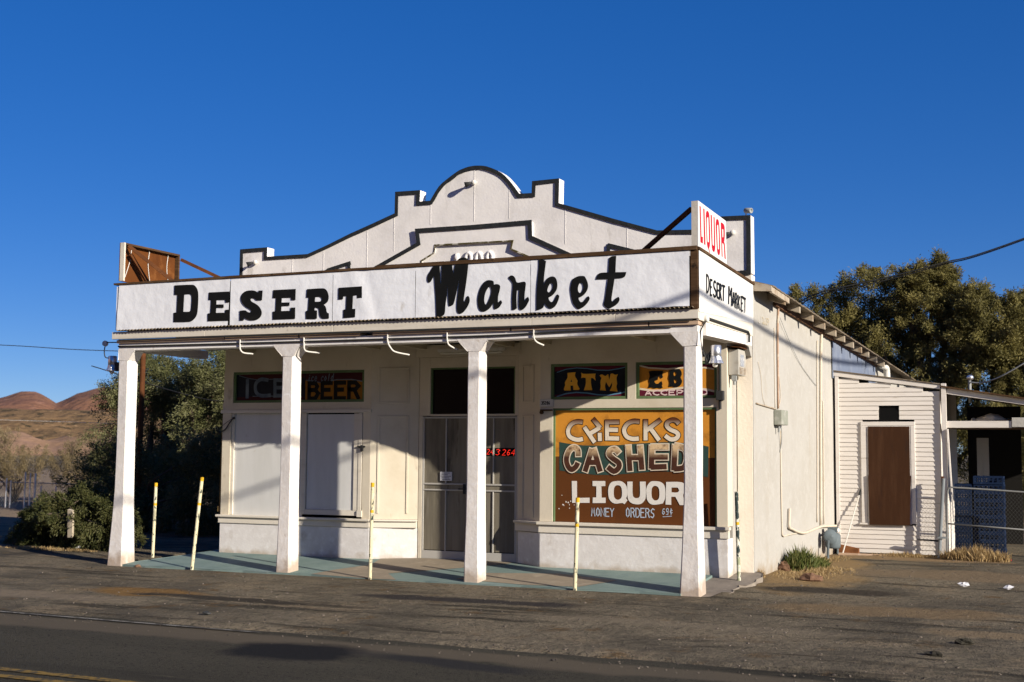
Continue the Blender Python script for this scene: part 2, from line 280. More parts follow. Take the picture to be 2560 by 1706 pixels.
# traced letter shapes, metres on their own planes
DATA = {"D1":[[[[-7.525,3.875],[-7.214,3.87],[-7.175,3.853],[-7.14,3.817],[-7.118,3.767],[-7.111,3.711],[-7.11,3.643],[-7.115,3.52],[-7.128,3.446],[-7.16,3.398],[-7.2,3.368],[-7.249,3.353],[-7.526,3.356],[-7.527,3.488],[-7.477,3.493],[-7.471,3.738],[-7.526,3.742]],[[-7.353,3.74],[-7.262,3.741],[-7.239,3.729],[-7.227,3.703],[-7.227,3.598],[-7.232,3.524],[-7.243,3.503],[-7.269,3.494],[-7.36,3.496]]],[[[-6.934,3.75],[-6.587,3.749],[-6.588,3.599],[-6.651,3.599],[-6.657,3.637],[-6.803,3.641],[-6.803,3.577],[-6.681,3.574],[-6.68,3.528],[-6.803,3.532],[-6.806,3.461],[-6.654,3.459],[-6.653,3.498],[-6.583,3.499],[-6.582,3.348],[-6.942,3.351],[-6.945,3.458],[-6.901,3.46],[-6.896,3.642],[-6.94,3.646]]],[[[-6.114,3.741],[-6.046,3.739],[-6.053,3.606],[-6.146,3.61],[-6.176,3.633],[-6.208,3.642],[-6.233,3.637],[-6.241,3.621],[-6.221,3.596],[-6.152,3.56],[-6.101,3.525],[-6.067,3.481],[-6.052,3.438],[-6.061,3.397],[-6.096,3.359],[-6.153,3.34],[-6.239,3.339],[-6.297,3.356],[-6.338,3.379],[-6.342,3.341],[-6.411,3.342],[-6.415,3.476],[-6.319,3.478],[-6.286,3.456],[-6.249,3.447],[-6.228,3.454],[-6.225,3.469],[-6.243,3.485],[-6.309,3.52],[-6.361,3.562],[-6.391,3.605],[-6.402,3.651],[-6.387,3.693],[-6.352,3.728],[-6.301,3.746],[-6.215,3.748],[-6.157,3.734],[-6.117,3.71]]],[[[-5.875,3.738],[-5.517,3.738],[-5.518,3.587],[-5.583,3.589],[-5.589,3.625],[-5.734,3.628],[-5.738,3.563],[-5.61,3.56],[-5.61,3.515],[-5.737,3.514],[-5.741,3.448],[-5.596,3.446],[-5.594,3.488],[-5.519,3.488],[-5.518,3.335],[-5.873,3.336],[-5.878,3.445],[-5.834,3.449],[-5.828,3.627],[-5.881,3.631]]],[[[-5.34,3.727],[-5.086,3.728],[-5.044,3.709],[-5.013,3.666],[-4.999,3.607],[-5.01,3.554],[-5.037,3.526],[-5.074,3.507],[-5.049,3.485],[-5.035,3.455],[-5.026,3.414],[-5.013,3.398],[-4.991,3.389],[-4.99,3.321],[-5.083,3.321],[-5.114,3.337],[-5.136,3.37],[-5.144,3.424],[-5.151,3.453],[-5.172,3.469],[-5.214,3.476],[-5.216,3.439],[-5.175,3.434],[-5.176,3.33],[-5.189,3.322],[-5.348,3.327],[-5.352,3.434],[-5.318,3.439],[-5.31,3.612],[-5.348,3.615]],[[-5.21,3.616],[-5.155,3.619],[-5.121,3.609],[-5.106,3.587],[-5.113,3.564],[-5.133,3.553],[-5.212,3.553]]],[[[-4.851,3.724],[-4.495,3.729],[-4.493,3.575],[-4.567,3.573],[-4.571,3.613],[-4.628,3.61],[-4.633,3.436],[-4.589,3.436],[-4.592,3.325],[-4.771,3.32],[-4.77,3.431],[-4.733,3.435],[-4.728,3.61],[-4.777,3.609],[-4.78,3.569],[-4.851,3.568]]]],"M1":[[[[-3.514,3.734],[-3.53,3.751],[-3.536,3.787],[-3.525,3.834],[-3.493,3.879],[-3.447,3.942],[-3.418,3.964],[-3.382,3.969],[-3.362,3.95],[-3.355,3.908],[-3.339,3.683],[-3.333,3.766],[-3.328,3.948],[-3.303,3.982],[-3.264,3.995],[-3.212,3.992],[-3.187,3.976],[-3.18,3.935],[-3.164,3.822],[-3.14,3.939],[-3.121,3.985],[-3.089,4.018],[-3.037,4.033],[-2.986,4.024],[-2.963,4.003],[-2.954,3.947],[-2.961,3.854],[-2.982,3.691],[-3.006,3.54],[-3.012,3.488],[-3.005,3.456],[-2.986,3.493],[-2.967,3.533],[-2.948,3.538],[-2.932,3.514],[-2.929,3.467],[-2.953,3.41],[-2.985,3.365],[-3.023,3.328],[-3.061,3.316],[-3.09,3.325],[-3.107,3.352],[-3.112,3.416],[-3.107,3.492],[-3.094,3.608],[-3.076,3.777],[-3.092,3.696],[-3.122,3.557],[-3.153,3.447],[-3.173,3.427],[-3.211,3.415],[-3.225,3.429],[-3.236,3.556],[-3.242,3.703],[-3.252,3.556],[-3.27,3.422],[-3.279,3.329],[-3.308,3.297],[-3.399,3.292],[-3.412,3.533],[-3.428,3.711],[-3.437,3.821],[-3.465,3.772],[-3.491,3.737]]],[[[-2.593,3.665],[-2.568,3.671],[-2.53,3.665],[-2.508,3.641],[-2.517,3.584],[-2.535,3.515],[-2.537,3.435],[-2.515,3.454],[-2.496,3.468],[-2.481,3.438],[-2.49,3.416],[-2.527,3.371],[-2.574,3.354],[-2.593,3.368],[-2.6,3.44],[-2.635,3.386],[-2.691,3.342],[-2.745,3.332],[-2.786,3.349],[-2.809,3.393],[-2.82,3.48],[-2.811,3.55],[-2.783,3.63],[-2.739,3.692],[-2.695,3.723],[-2.631,3.722],[-2.6,3.709]],[[-2.657,3.65],[-2.637,3.629],[-2.63,3.588],[-2.642,3.531],[-2.673,3.457],[-2.698,3.418],[-2.714,3.424],[-2.725,3.465],[-2.721,3.529],[-2.7,3.591]]],[[[-2.355,3.771],[-2.324,3.759],[-2.302,3.729],[-2.289,3.689],[-2.267,3.677],[-2.23,3.681],[-2.181,3.685],[-2.161,3.666],[-2.165,3.609],[-2.176,3.512],[-2.176,3.443],[-2.148,3.482],[-2.129,3.494],[-2.114,3.458],[-2.126,3.424],[-2.157,3.374],[-2.191,3.341],[-2.221,3.331],[-2.246,3.349],[-2.256,3.401],[-2.255,3.515],[-2.251,3.584],[-2.279,3.585],[-2.285,3.488],[-2.279,3.356],[-2.308,3.339],[-2.346,3.341],[-2.348,3.49],[-2.339,3.628],[-2.343,3.674],[-2.367,3.707],[-2.394,3.737],[-2.386,3.759]]],[[[-1.991,3.947],[-1.935,3.947],[-1.892,3.926],[-1.902,3.849],[-1.916,3.735],[-1.92,3.639],[-1.892,3.69],[-1.857,3.721],[-1.81,3.733],[-1.769,3.717],[-1.746,3.672],[-1.74,3.612],[-1.751,3.564],[-1.786,3.516],[-1.821,3.488],[-1.856,3.475],[-1.85,3.448],[-1.832,3.423],[-1.809,3.416],[-1.785,3.434],[-1.762,3.477],[-1.739,3.511],[-1.713,3.489],[-1.722,3.448],[-1.745,3.395],[-1.779,3.352],[-1.826,3.335],[-1.873,3.356],[-1.914,3.407],[-1.92,3.363],[-1.943,3.34],[-2.019,3.319],[-2.018,3.498],[-2.007,3.695],[-1.993,3.837]],[[-1.826,3.655],[-1.807,3.637],[-1.802,3.604],[-1.812,3.572],[-1.836,3.543],[-1.859,3.538],[-1.871,3.552],[-1.868,3.585],[-1.848,3.628]]],[[[-1.532,3.692],[-1.474,3.717],[-1.428,3.721],[-1.388,3.715],[-1.371,3.693],[-1.348,3.643],[-1.339,3.594],[-1.35,3.546],[-1.382,3.499],[-1.422,3.469],[-1.462,3.459],[-1.456,3.427],[-1.433,3.4],[-1.404,3.406],[-1.376,3.432],[-1.347,3.465],[-1.333,3.47],[-1.318,3.443],[-1.33,3.411],[-1.364,3.369],[-1.41,3.333],[-1.461,3.316],[-1.49,3.331],[-1.53,3.381],[-1.551,3.436],[-1.565,3.507],[-1.571,3.567],[-1.563,3.626],[-1.549,3.669]],[[-1.437,3.643],[-1.414,3.625],[-1.403,3.592],[-1.408,3.554],[-1.425,3.523],[-1.448,3.513],[-1.465,3.53],[-1.47,3.573],[-1.459,3.616]]],[[[-1.07,3.921],[-1.037,3.94],[-0.98,3.942],[-0.989,3.745],[-0.852,3.741],[-0.863,3.701],[-0.885,3.676],[-1.0,3.67],[-1.019,3.554],[-1.039,3.426],[-1.036,3.399],[-1.022,3.391],[-0.991,3.424],[-0.952,3.447],[-0.938,3.427],[-0.941,3.396],[-0.969,3.359],[-1.019,3.327],[-1.081,3.309],[-1.12,3.333],[-1.14,3.361],[-1.126,3.419],[-1.104,3.557],[-1.087,3.668],[-1.237,3.67],[-1.223,3.713],[-1.189,3.744],[-1.081,3.747]]]],"LQ":[[[[0.046,4.494],[0.081,4.489],[0.101,4.135],[0.147,4.136],[0.146,4.058],[0.069,4.063]]],[[[0.165,4.482],[0.203,4.478],[0.229,4.052],[0.187,4.054]]],[[[0.292,4.473],[0.335,4.466],[0.36,4.433],[0.376,4.309],[0.384,4.153],[0.372,4.067],[0.347,4.027],[0.371,3.983],[0.361,3.976],[0.329,4.014],[0.3,4.036],[0.276,4.085],[0.26,4.239],[0.248,4.405],[0.263,4.454]],[[0.301,4.397],[0.33,4.399],[0.34,4.304],[0.349,4.111],[0.32,4.096],[0.296,4.103],[0.281,4.242],[0.279,4.373]]],[[[0.406,4.448],[0.445,4.444],[0.463,4.095],[0.487,4.08],[0.517,4.087],[0.504,4.435],[0.537,4.432],[0.554,4.082],[0.538,4.027],[0.509,4.006],[0.465,4.017],[0.437,4.065]]],[[[0.625,4.428],[0.669,4.416],[0.694,4.369],[0.715,4.201],[0.719,4.051],[0.7,4.001],[0.672,3.989],[0.637,4.003],[0.612,4.053],[0.592,4.209],[0.577,4.351],[0.595,4.41]],[[0.634,4.36],[0.664,4.359],[0.681,4.222],[0.685,4.066],[0.656,4.056],[0.641,4.067],[0.626,4.214],[0.619,4.336]]],[[[0.749,4.407],[0.826,4.403],[0.872,4.38],[0.885,4.323],[0.881,4.236],[0.86,4.179],[0.882,4.155],[0.913,3.97],[0.872,3.978],[0.852,4.134],[0.829,4.155],[0.792,4.155],[0.804,3.985],[0.774,3.987]],[[0.792,4.33],[0.837,4.332],[0.842,4.284],[0.835,4.234],[0.801,4.229]]]],"SD":[[[0.238,3.703],[0.243,3.481]],[[0.238,3.7],[0.297,3.677],[0.32,3.597],[0.295,3.511],[0.243,3.481]],[[0.363,3.657],[0.363,3.464]],[[0.363,3.654],[0.426,3.651]],[[0.364,3.566],[0.402,3.565]],[[0.363,3.469],[0.408,3.466]],[[0.541,3.633],[0.511,3.652],[0.479,3.626],[0.486,3.577],[0.54,3.538],[0.555,3.501],[0.523,3.464],[0.484,3.471],[0.462,3.491]],[[0.588,3.641],[0.593,3.46]],[[0.588,3.639],[0.657,3.633]],[[0.594,3.55],[0.633,3.549]],[[0.593,3.466],[0.655,3.456]],[[0.676,3.635],[0.667,3.446]],[[0.673,3.632],[0.713,3.628],[0.72,3.586],[0.675,3.542]],[[0.688,3.543],[0.733,3.441]],[[0.76,3.63],[0.855,3.624]],[[0.807,3.627],[0.796,3.442]],[[0.992,3.645],[0.98,3.424]],[[0.996,3.64],[1.039,3.536],[1.093,3.636]],[[1.093,3.634],[1.077,3.408]],[[1.163,3.589],[1.111,3.411]],[[1.163,3.589],[1.193,3.408]],[[1.136,3.466],[1.186,3.462]],[[1.229,3.585],[1.225,3.394]],[[1.229,3.585],[1.262,3.571],[1.261,3.513],[1.231,3.498]],[[1.236,3.499],[1.285,3.394]],[[1.321,3.572],[1.315,3.397]],[[1.38,3.561],[1.323,3.479]],[[1.328,3.479],[1.381,3.386]],[[1.439,3.567],[1.435,3.385]],[[1.439,3.564],[1.494,3.561]],[[1.437,3.479],[1.472,3.476]],[[1.435,3.388],[1.478,3.381]],[[1.499,3.556],[1.593,3.548]],[[1.567,3.557],[1.555,3.373]]],"CH":[[[-1.961,1.979],[-2.028,1.987],[-2.096,1.968],[-2.146,1.92],[-2.167,1.857],[-2.146,1.794],[-2.086,1.759],[-2.019,1.747],[-1.956,1.759]],[[-1.935,1.916],[-1.789,1.713]],[[-1.814,2.022],[-1.71,1.905]],[[-1.86,1.826],[-1.718,1.908]],[[-1.72,1.838],[-1.716,1.733]],[[-1.619,1.998],[-1.615,1.741]],[[-1.644,1.979],[-1.45,1.981]],[[-1.602,1.881],[-1.467,1.877]],[[-1.61,1.768],[-1.45,1.765]],[[-1.173,1.985],[-1.258,1.989],[-1.332,1.959],[-1.376,1.897],[-1.376,1.843],[-1.34,1.788],[-1.266,1.762],[-1.181,1.766]],[[-1.088,2.012],[-1.088,1.743]],[[-0.887,2.008],[-1.072,1.874]],[[-1.024,1.904],[-0.904,1.744]],[[-0.641,1.958],[-0.681,1.996],[-0.736,2.004],[-0.792,1.973],[-0.8,1.927],[-0.752,1.882],[-0.681,1.851],[-0.65,1.813],[-0.682,1.767],[-0.753,1.759],[-0.824,1.805]]],"CA":[[[-2.018,1.536],[-2.027,1.614],[-2.086,1.645],[-2.153,1.597],[-2.187,1.487],[-2.161,1.393],[-2.11,1.354],[-2.051,1.394],[-2.026,1.442]],[[-1.921,1.333],[-1.826,1.623]],[[-1.801,1.631],[-1.709,1.336]],[[-1.867,1.451],[-1.751,1.452]],[[-1.454,1.579],[-1.503,1.625],[-1.569,1.609],[-1.585,1.555],[-1.528,1.501],[-1.454,1.448],[-1.454,1.386],[-1.519,1.339],[-1.602,1.392]],[[-1.323,1.673],[-1.299,1.349]],[[-1.161,1.674],[-1.137,1.367]],[[-1.307,1.519],[-1.145,1.52]],[[-1.0,1.674],[-1.009,1.384]],[[-1.008,1.659],[-0.785,1.66]],[[-0.992,1.529],[-0.793,1.531]],[[-1.009,1.399],[-0.809,1.409]],[[-0.69,1.684],[-0.707,1.365]],[[-0.69,1.676],[-0.564,1.639],[-0.533,1.525],[-0.573,1.404],[-0.699,1.38]]],"BA":[[[-2.29,1.716],[-2.111,1.688],[-1.943,1.673],[-1.693,1.671],[-1.446,1.68],[-1.202,1.7],[-0.96,1.717],[-0.761,1.721],[-0.611,1.714],[-0.407,1.696],[-0.252,1.667],[-0.262,1.28],[-0.487,1.322],[-0.612,1.335],[-0.802,1.344],[-1.041,1.337],[-1.283,1.315],[-1.528,1.292],[-1.775,1.289],[-2.026,1.309],[-2.288,1.34]]],"LI":[[[[-2.111,1.203],[-2.038,1.204],[-2.036,0.982],[-1.86,0.989],[-1.86,0.922],[-2.104,0.916]]],[[[-1.818,1.208],[-1.641,1.21],[-1.641,1.145],[-1.696,1.142],[-1.692,0.993],[-1.636,0.994],[-1.636,0.925],[-1.816,0.92],[-1.814,0.993],[-1.766,0.995],[-1.765,1.141],[-1.818,1.142]]],[[[-1.56,1.192],[-1.503,1.21],[-1.429,1.212],[-1.372,1.18],[-1.344,1.127],[-1.341,1.027],[-1.356,0.992],[-1.336,0.966],[-1.376,0.915],[-1.405,0.93],[-1.503,0.92],[-1.56,0.946],[-1.593,0.999],[-1.597,1.122]],[[-1.474,1.159],[-1.433,1.148],[-1.413,1.103],[-1.415,1.01],[-1.446,0.975],[-1.486,0.974],[-1.519,1.008],[-1.522,1.108],[-1.503,1.147]]],[[[-1.338,1.208],[-1.267,1.209],[-1.263,1.029],[-1.234,0.999],[-1.186,1.0],[-1.166,1.031],[-1.167,1.21],[-1.089,1.212],[-1.089,1.009],[-1.122,0.948],[-1.17,0.92],[-1.251,0.922],[-1.307,0.951],[-1.333,1.004]]],[[[-1.025,1.209],[-0.953,1.219],[-0.881,1.207],[-0.838,1.166],[-0.826,1.098],[-0.83,1.0],[-0.858,0.938],[-0.93,0.922],[-1.017,0.923],[-1.065,0.972],[-1.077,1.033],[-1.077,1.132]],[[-0.961,1.16],[-0.921,1.142],[-0.905,1.089],[-0.91,1.006],[-0.938,0.975],[-0.977,0.975],[-1.005,1.011],[-1.009,1.11],[-0.993,1.145]]],[[[-0.814,1.212],[-0.613,1.212],[-0.566,1.179],[-0.558,1.119],[-0.59,1.043],[-0.543,0.923],[-0.633,0.921],[-0.692,1.025],[-0.747,1.024],[-0.747,0.922],[-0.822,0.924]],[[-0.743,1.142],[-0.66,1.143],[-0.64,1.109],[-0.66,1.083],[-0.743,1.081]]]],"AT":[[[[-2.177,2.636],[-2.06,2.644],[-2.07,2.595],[-2.033,2.529],[-2.038,2.49],[-2.003,2.42],[-2.016,2.407],[-2.091,2.408],[-2.096,2.466],[-2.134,2.466],[-2.128,2.401],[-2.219,2.402],[-2.227,2.422],[-2.209,2.472],[-2.211,2.512],[-2.177,2.571]],[[-2.123,2.551],[-2.107,2.516],[-2.131,2.516]]],[[[-1.98,2.636],[-1.948,2.62],[-1.816,2.62],[-1.777,2.62],[-1.785,2.575],[-1.777,2.526],[-1.816,2.561],[-1.842,2.561],[-1.842,2.487],[-1.824,2.403],[-1.942,2.402],[-1.916,2.488],[-1.916,2.562],[-1.948,2.57],[-1.982,2.563],[-1.977,2.598]]],[[[-1.724,2.594],[-1.69,2.608],[-1.643,2.583],[-1.602,2.612],[-1.586,2.533],[-1.57,2.611],[-1.544,2.618],[-1.503,2.6],[-1.467,2.607],[-1.485,2.561],[-1.479,2.482],[-1.487,2.443],[-1.472,2.379],[-1.58,2.39],[-1.549,2.454],[-1.547,2.503],[-1.586,2.437],[-1.633,2.509],[-1.646,2.455],[-1.633,2.393],[-1.716,2.401],[-1.706,2.456],[-1.711,2.505],[-1.695,2.564]]]],"EB":[[[[-1.043,2.637],[-0.998,2.644],[-0.851,2.641],[-0.859,2.583],[-0.851,2.559],[-0.872,2.54],[-0.897,2.572],[-0.917,2.565],[-0.922,2.526],[-0.962,2.512],[-0.967,2.498],[-0.947,2.476],[-0.907,2.478],[-0.872,2.511],[-0.859,2.467],[-0.867,2.448],[-0.854,2.424],[-0.877,2.414],[-0.917,2.424],[-0.968,2.415],[-1.003,2.428],[-1.049,2.421],[-1.033,2.47],[-1.043,2.528],[-1.033,2.577]]],[[[-0.773,2.645],[-0.641,2.662],[-0.611,2.637],[-0.601,2.589],[-0.616,2.551],[-0.597,2.502],[-0.622,2.45],[-0.667,2.426],[-0.736,2.437],[-0.771,2.432],[-0.761,2.495],[-0.776,2.543],[-0.766,2.601]],[[-0.701,2.624],[-0.681,2.624],[-0.666,2.595],[-0.686,2.566],[-0.706,2.576],[-0.71,2.605]],[[-0.686,2.532],[-0.659,2.503],[-0.681,2.472],[-0.701,2.484],[-0.704,2.518]]],[[[-0.556,2.646],[-0.374,2.647],[-0.379,2.576],[-0.408,2.6],[-0.438,2.6],[-0.434,2.49],[-0.419,2.423],[-0.508,2.424],[-0.493,2.491],[-0.492,2.601],[-0.527,2.597],[-0.557,2.574]]]],"IC":[[[-7.297,2.609],[-7.296,2.362]],[[-6.944,2.612],[-7.053,2.623],[-7.133,2.579],[-7.153,2.506],[-7.129,2.424],[-7.046,2.382],[-6.895,2.385]],[[-6.81,2.615],[-6.804,2.371]],[[-6.81,2.61],[-6.665,2.604]],[[-6.807,2.497],[-6.695,2.496]],[[-6.804,2.38],[-6.66,2.379]]],"PO":[[-7.797,4.281],[-7.798,4.675],[-7.305,4.679],[-7.307,4.535],[-6.569,4.535],[-6.216,4.656],[-5.83,4.803],[-5.449,4.931],[-5.082,5.058],[-5.078,5.378],[-4.669,5.373],[-4.675,5.204],[-4.497,5.205],[-4.357,5.404],[-4.204,5.516],[-4.07,5.596],[-4.012,5.622],[-3.879,5.656],[-3.735,5.66],[-3.581,5.631],[-3.373,5.53],[-3.22,5.378],[-3.09,5.205],[-2.898,5.2],[-2.893,5.369],[-2.488,5.377],[-2.493,5.031],[-2.186,4.928],[-1.678,4.755],[-1.064,4.558],[-0.601,4.539],[-0.195,4.514],[-0.188,4.69],[0.202,4.682],[0.19,3.895]],"ST":[[-5.417,4.268],[-4.694,4.594],[-4.725,4.802],[-4.338,4.8],[-2.885,4.814],[-2.877,4.59],[-2.256,4.301]],"PE":[[-4.335,4.541],[-3.17,4.538],[-3.202,4.421],[-2.934,4.298],[-4.4,4.544],[-4.417,4.414],[-4.634,4.311]],"corner_l":[[-6.209,4.298],[-5.825,4.389],[-5.824,4.305]],"corner_r":[[-1.758,4.312],[-1.758,4.418],[-1.379,4.305]]}
# ------------------------------------------------------------------ materials
stripm = mat('sunlit_plaster', (.80, .72, .60), .85, [((.72, .64, .52), 2, .5, .7)], bump=((24, .4, .01),), foot=((.5, .38, .25), -.05, .35, 5))  # raised colour puts the sunlight on the corner strip into the plaster
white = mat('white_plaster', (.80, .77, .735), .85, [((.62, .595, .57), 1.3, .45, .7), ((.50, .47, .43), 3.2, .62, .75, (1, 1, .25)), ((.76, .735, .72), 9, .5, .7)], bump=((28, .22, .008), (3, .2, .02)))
pillarm = mat('pillar_plaster', (.68, .64, .595), .85, [((.58, .55, .52), 2.5, .5, .72, (1, 1, .5)), ((.48, .40, .32), 9, .62, .78), ((.74, .72, .70), 14, .5, .7)], bump=((30, .35, .010), (5, .35, .02)), foot=((.34, .25, .17), -.05, .45, 6))
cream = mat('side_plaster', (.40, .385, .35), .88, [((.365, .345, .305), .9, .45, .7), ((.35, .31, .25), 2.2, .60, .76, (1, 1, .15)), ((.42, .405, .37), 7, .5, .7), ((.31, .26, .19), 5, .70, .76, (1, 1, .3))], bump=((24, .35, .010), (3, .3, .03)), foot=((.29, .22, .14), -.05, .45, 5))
woodw = mat('painted_wood', (.64, .59, .50), .75, [((.56, .51, .42), 3, .5, .7, (.4, .4, 3)), ((.45, .40, .33), 8, .66, .74)], bump=((18, .3, .006),))
boardw = mat('board_paint', (.60, .60, .585), .7, [((.55, .55, .53), 1.6, .45, .65, (2, 1, .3)), ((.46, .43, .38), 6, .68, .76)], bump=((9, .2, .006),))
dado = mat('dado_plaster', (.66, .635, .61), .85, [((.57, .54, .51), 2.2, .45, .7), ((.45, .40, .35), 3.5, .6, .78, (1, 1, .6)), ((.72, .70, .68), 11, .5, .7)], bump=((30, .3, .008),), foot=((.40, .33, .25), .03, .30, 6))
trimk = mat('charcoal_trim', (.022, .024, .026), .7, [((.05, .05, .048), 7, .6, .75)], bump=((14, .5, .02),))
sheetm = mat('sign_sheet', (.80, .815, .84), .5, [((.755, .77, .795), .8, .45, .65), ((.60, .58, .54), 4, .64, .76, (1, 1, .4))], bump=((2.4, .35, .05), (7, .2, .02)))
sidesheet = mat('side_sign_sheet', (.66, .65, .62), .5, [((.62, .61, .58), 1.5, .45, .65)], bump=((4, .2, .02),))
black = mat('black_letter', (.008, .0085, .0085), .55, [((.013, .013, .012), 5, .5, .7)])
red = mat('red_letter', (.42, .008, .018), .5, [((.36, .02, .025), 6, .5, .7)])
brownw = mat('weathered_brown_wood', (.07, .038, .018), .85, [((.14, .085, .045), 5, .5, .7, (.3, .3, 3)), ((.02, .013, .008), 9, .6, .7)], bump=((20, .6, .01, (.3, 1, 3)),))
rustm = mat('rust_steel', (.085, .032, .012), .8, [((.15, .055, .018), 4, .45, .7), ((.03, .014, .008), 11, .58, .7)], bump=((30, .3, .006),))
rustpanel = mat('rust_panel', (.125, .042, .010), .85, [((.08, .026, .007), 2.2, .45, .7, (1, 1, .5)), ((.17, .065, .018), 5, .55, .7)])
tan = mat('bare_wood', (.46, .33, .23), .8, [((.34, .22, .14), 4, .5, .7, (.3, 1, 3)), ((.55, .45, .36), 9, .6, .75)], bump=((16, .4, .008, (.2, 1, 4)),))
greenp = mat('green_paint', (.10, .155, .07), .6, [((.16, .22, .12), 6, .55, .75)])
galv = mat('galvanised', (.72, .73, .74), .33, [((.34, .35, .36), 6, .5, .7)], metal=.85)
greym = mat('grey_metal', (.30, .31, .30), .55, [((.22, .22, .21), 7, .5, .7)])
darkpipe = mat('dark_pipe', (.035, .036, .036), .5, [((.08, .06, .045), 9, .6, .75)])
whitepipe = mat('white_pipe', (.62, .60, .55), .55, [((.42, .37, .28), 8, .6, .75)])
creampipe = mat('cream_pipe', (.57, .50, .40), .6, [((.46, .36, .25), 6, .55, .75)])
glassk = mat('dark_glass', (.004, .004, .005), .25, spec=.12)
screen = mat('screen_mesh', (.22, .195, .145), .8, [((.06, .054, .042), 1.1, .54, .62, (3.5, 1, .8)), ((.14, .125, .095), 2.2, .4, .62, (2.2, 1, .25)), ((.21, .19, .155), 9, .56, .75, (3, 1, .15))], spec=.1)
gatew = mat('gate_paint', (.40, .385, .35), .55, [((.45, .42, .38), 7, .6, .75)])
shopw = mat('cream_shop_paint', (.60, .54, .43), .8, [((.53, .47, .36), 2, .45, .7), ((.42, .36, .27), 6, .64, .76, (1, 1, .4))], bump=((20, .25, .006),))
ceilw = mat('stained_ceiling', (.46, .40, .29), .85, [((.34, .28, .19), 2.2, .45, .7), ((.52, .46, .36), 6, .55, .7)])
# painted glass
orange = srgb(200, 136, 50); brown = srgb(92, 54, 26)
paintd = mat('sign_paint', brown, .6, [((.085, .032, .012), 2, .52, .75), ((.16, .085, .04), 18, .7, .78)], bands=(2, [(1.525, orange)]))
yel = srgb(214, 150, 50)
fillc = mat('cream_to_brown', (.70, .62, .50), .6, bands=(2, [(1.94, srgb(92, 52, 30), .07)]))
fillb = mat('brown_to_cream', srgb(70, 44, 34), .6, [(srgb(84, 52, 38), 9, .5, .7)], bands=(2, [(1.575, srgb(206, 178, 140), .06)]))
creamp = mat('cream_paint', (.66, .57, .44), .6, [((.55, .45, .33), 12, .55, .7)])
whitep = mat('white_paint', (.68, .65, .60), .6, [((.60, .56, .52), 9, .55, .7)])
bluewhite = mat('pale_blue_paint', (.42, .48, .56), .6, [((.30, .33, .38), 14, .5, .7)])
bluep = mat('blue_wave_paint', (.10, .22, .34), .6)
outl = mat('outline_paint', (.028, .013, .008), .6)
bandg = mat('green_band', (.030, .062, .052), .6, [((.045, .085, .07), 8, .5, .7)])
navy = mat('navy_paint', (.008, .011, .020), .5, [((.014, .02, .03), 6, .5, .7)])
maroon = mat('maroon_paint', (.10, .012, .028), .55, [((.07, .01, .02), 7, .5, .7)])
orangep = mat('orange_paint', orange, .6, [((.42, .17, .02), 3, .5, .75)])
gold = mat('gold_letter', srgb(226, 160, 40), .6, bands=(2, [(2.42, srgb(232, 172, 60), .05)]))
pinkp = mat('pink_white_paint', (.66, .50, .50), .6)
# annex, metal, misc
siding = mat('siding_paint', (.66, .615, .56), .8, [((.58, .53, .47), 2.5, .5, .7, (.5, .5, 3)), ((.38, .33, .27), 6, .66, .75, (.25, 1, 4))], bump=((26, .4, .006, (.2, 1, 4)),))
plyw = mat('rusty_plywood', (.042, .017, .007), .8, [((.062, .028, .013), 2.6, .48, .68, (3, 1, .35)), ((.028, .014, .009), 4, .58, .72, (2, 1, .4)), ((.30, .25, .20), 30, .74, .78)], bump=((14, .3, .006),))
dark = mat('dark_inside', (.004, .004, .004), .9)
bluegrey = mat('faded_blue_wall', (.15, .18, .25), .8, [((.21, .24, .30), 3, .45, .7, (1, 1, .4)), ((.55, .55, .56), 9, .69, .72), ((.10, .12, .17), 1.2, .5, .7)])
roofm = mat('roof_sheet', (.17, .135, .095), .8, [((.08, .055, .035), 2, .45, .7), ((.26, .22, .17), 7, .56, .7)])
rafterm = mat('rafter_paint', (.40, .34, .26), .8, [((.24, .165, .10), 6, .46, .66), ((.14, .09, .05), 9, .62, .72)])
ledgerm = mat('ledger_wood', (.16, .085, .05), .85, [((.09, .045, .025), 4, .5, .7)])
crateb = mat('crate_blue', (.006, .015, .042), .85, [((.006, .014, .04), 3, .5, .7), ((.03, .05, .10), 13, .6, .75)])
meterg = mat('meter_grey', (.12, .145, .155), .55, [((.08, .095, .10), 6, .5, .7), ((.18, .20, .20), 12, .6, .75)])
paper = mat('paper', (.62, .62, .64), .8)
inkm = mat('ink', (.10, .10, .12), .8)
rockm = mat('broken_stone', (.20, .115, .07), .9, [((.11, .06, .038), 9, .45, .7)], bump=((22, .6, .02),))
polem = mat('bollard_paint', (.60, .55, .36), .6, [((.62, .60, .50), 4, .5, .7), ((.05, .06, .05), 22, .55, .60, (1, 1, .5)), ((.20, .13, .07), 9, .62, .70)])
polek = mat('worn_bollard_paint', (.30, .32, .20), .6, [((.62, .60, .50), 5, .45, .5), ((.03, .045, .045), 11, .50, .54, (1, 1, .5))], bands=(2, [(.86, (.018, .026, .026), .06)]))
yellow = mat('yellow_paint', (.62, .36, .02), .6, [((.45, .25, .02), 9, .55, .7)])
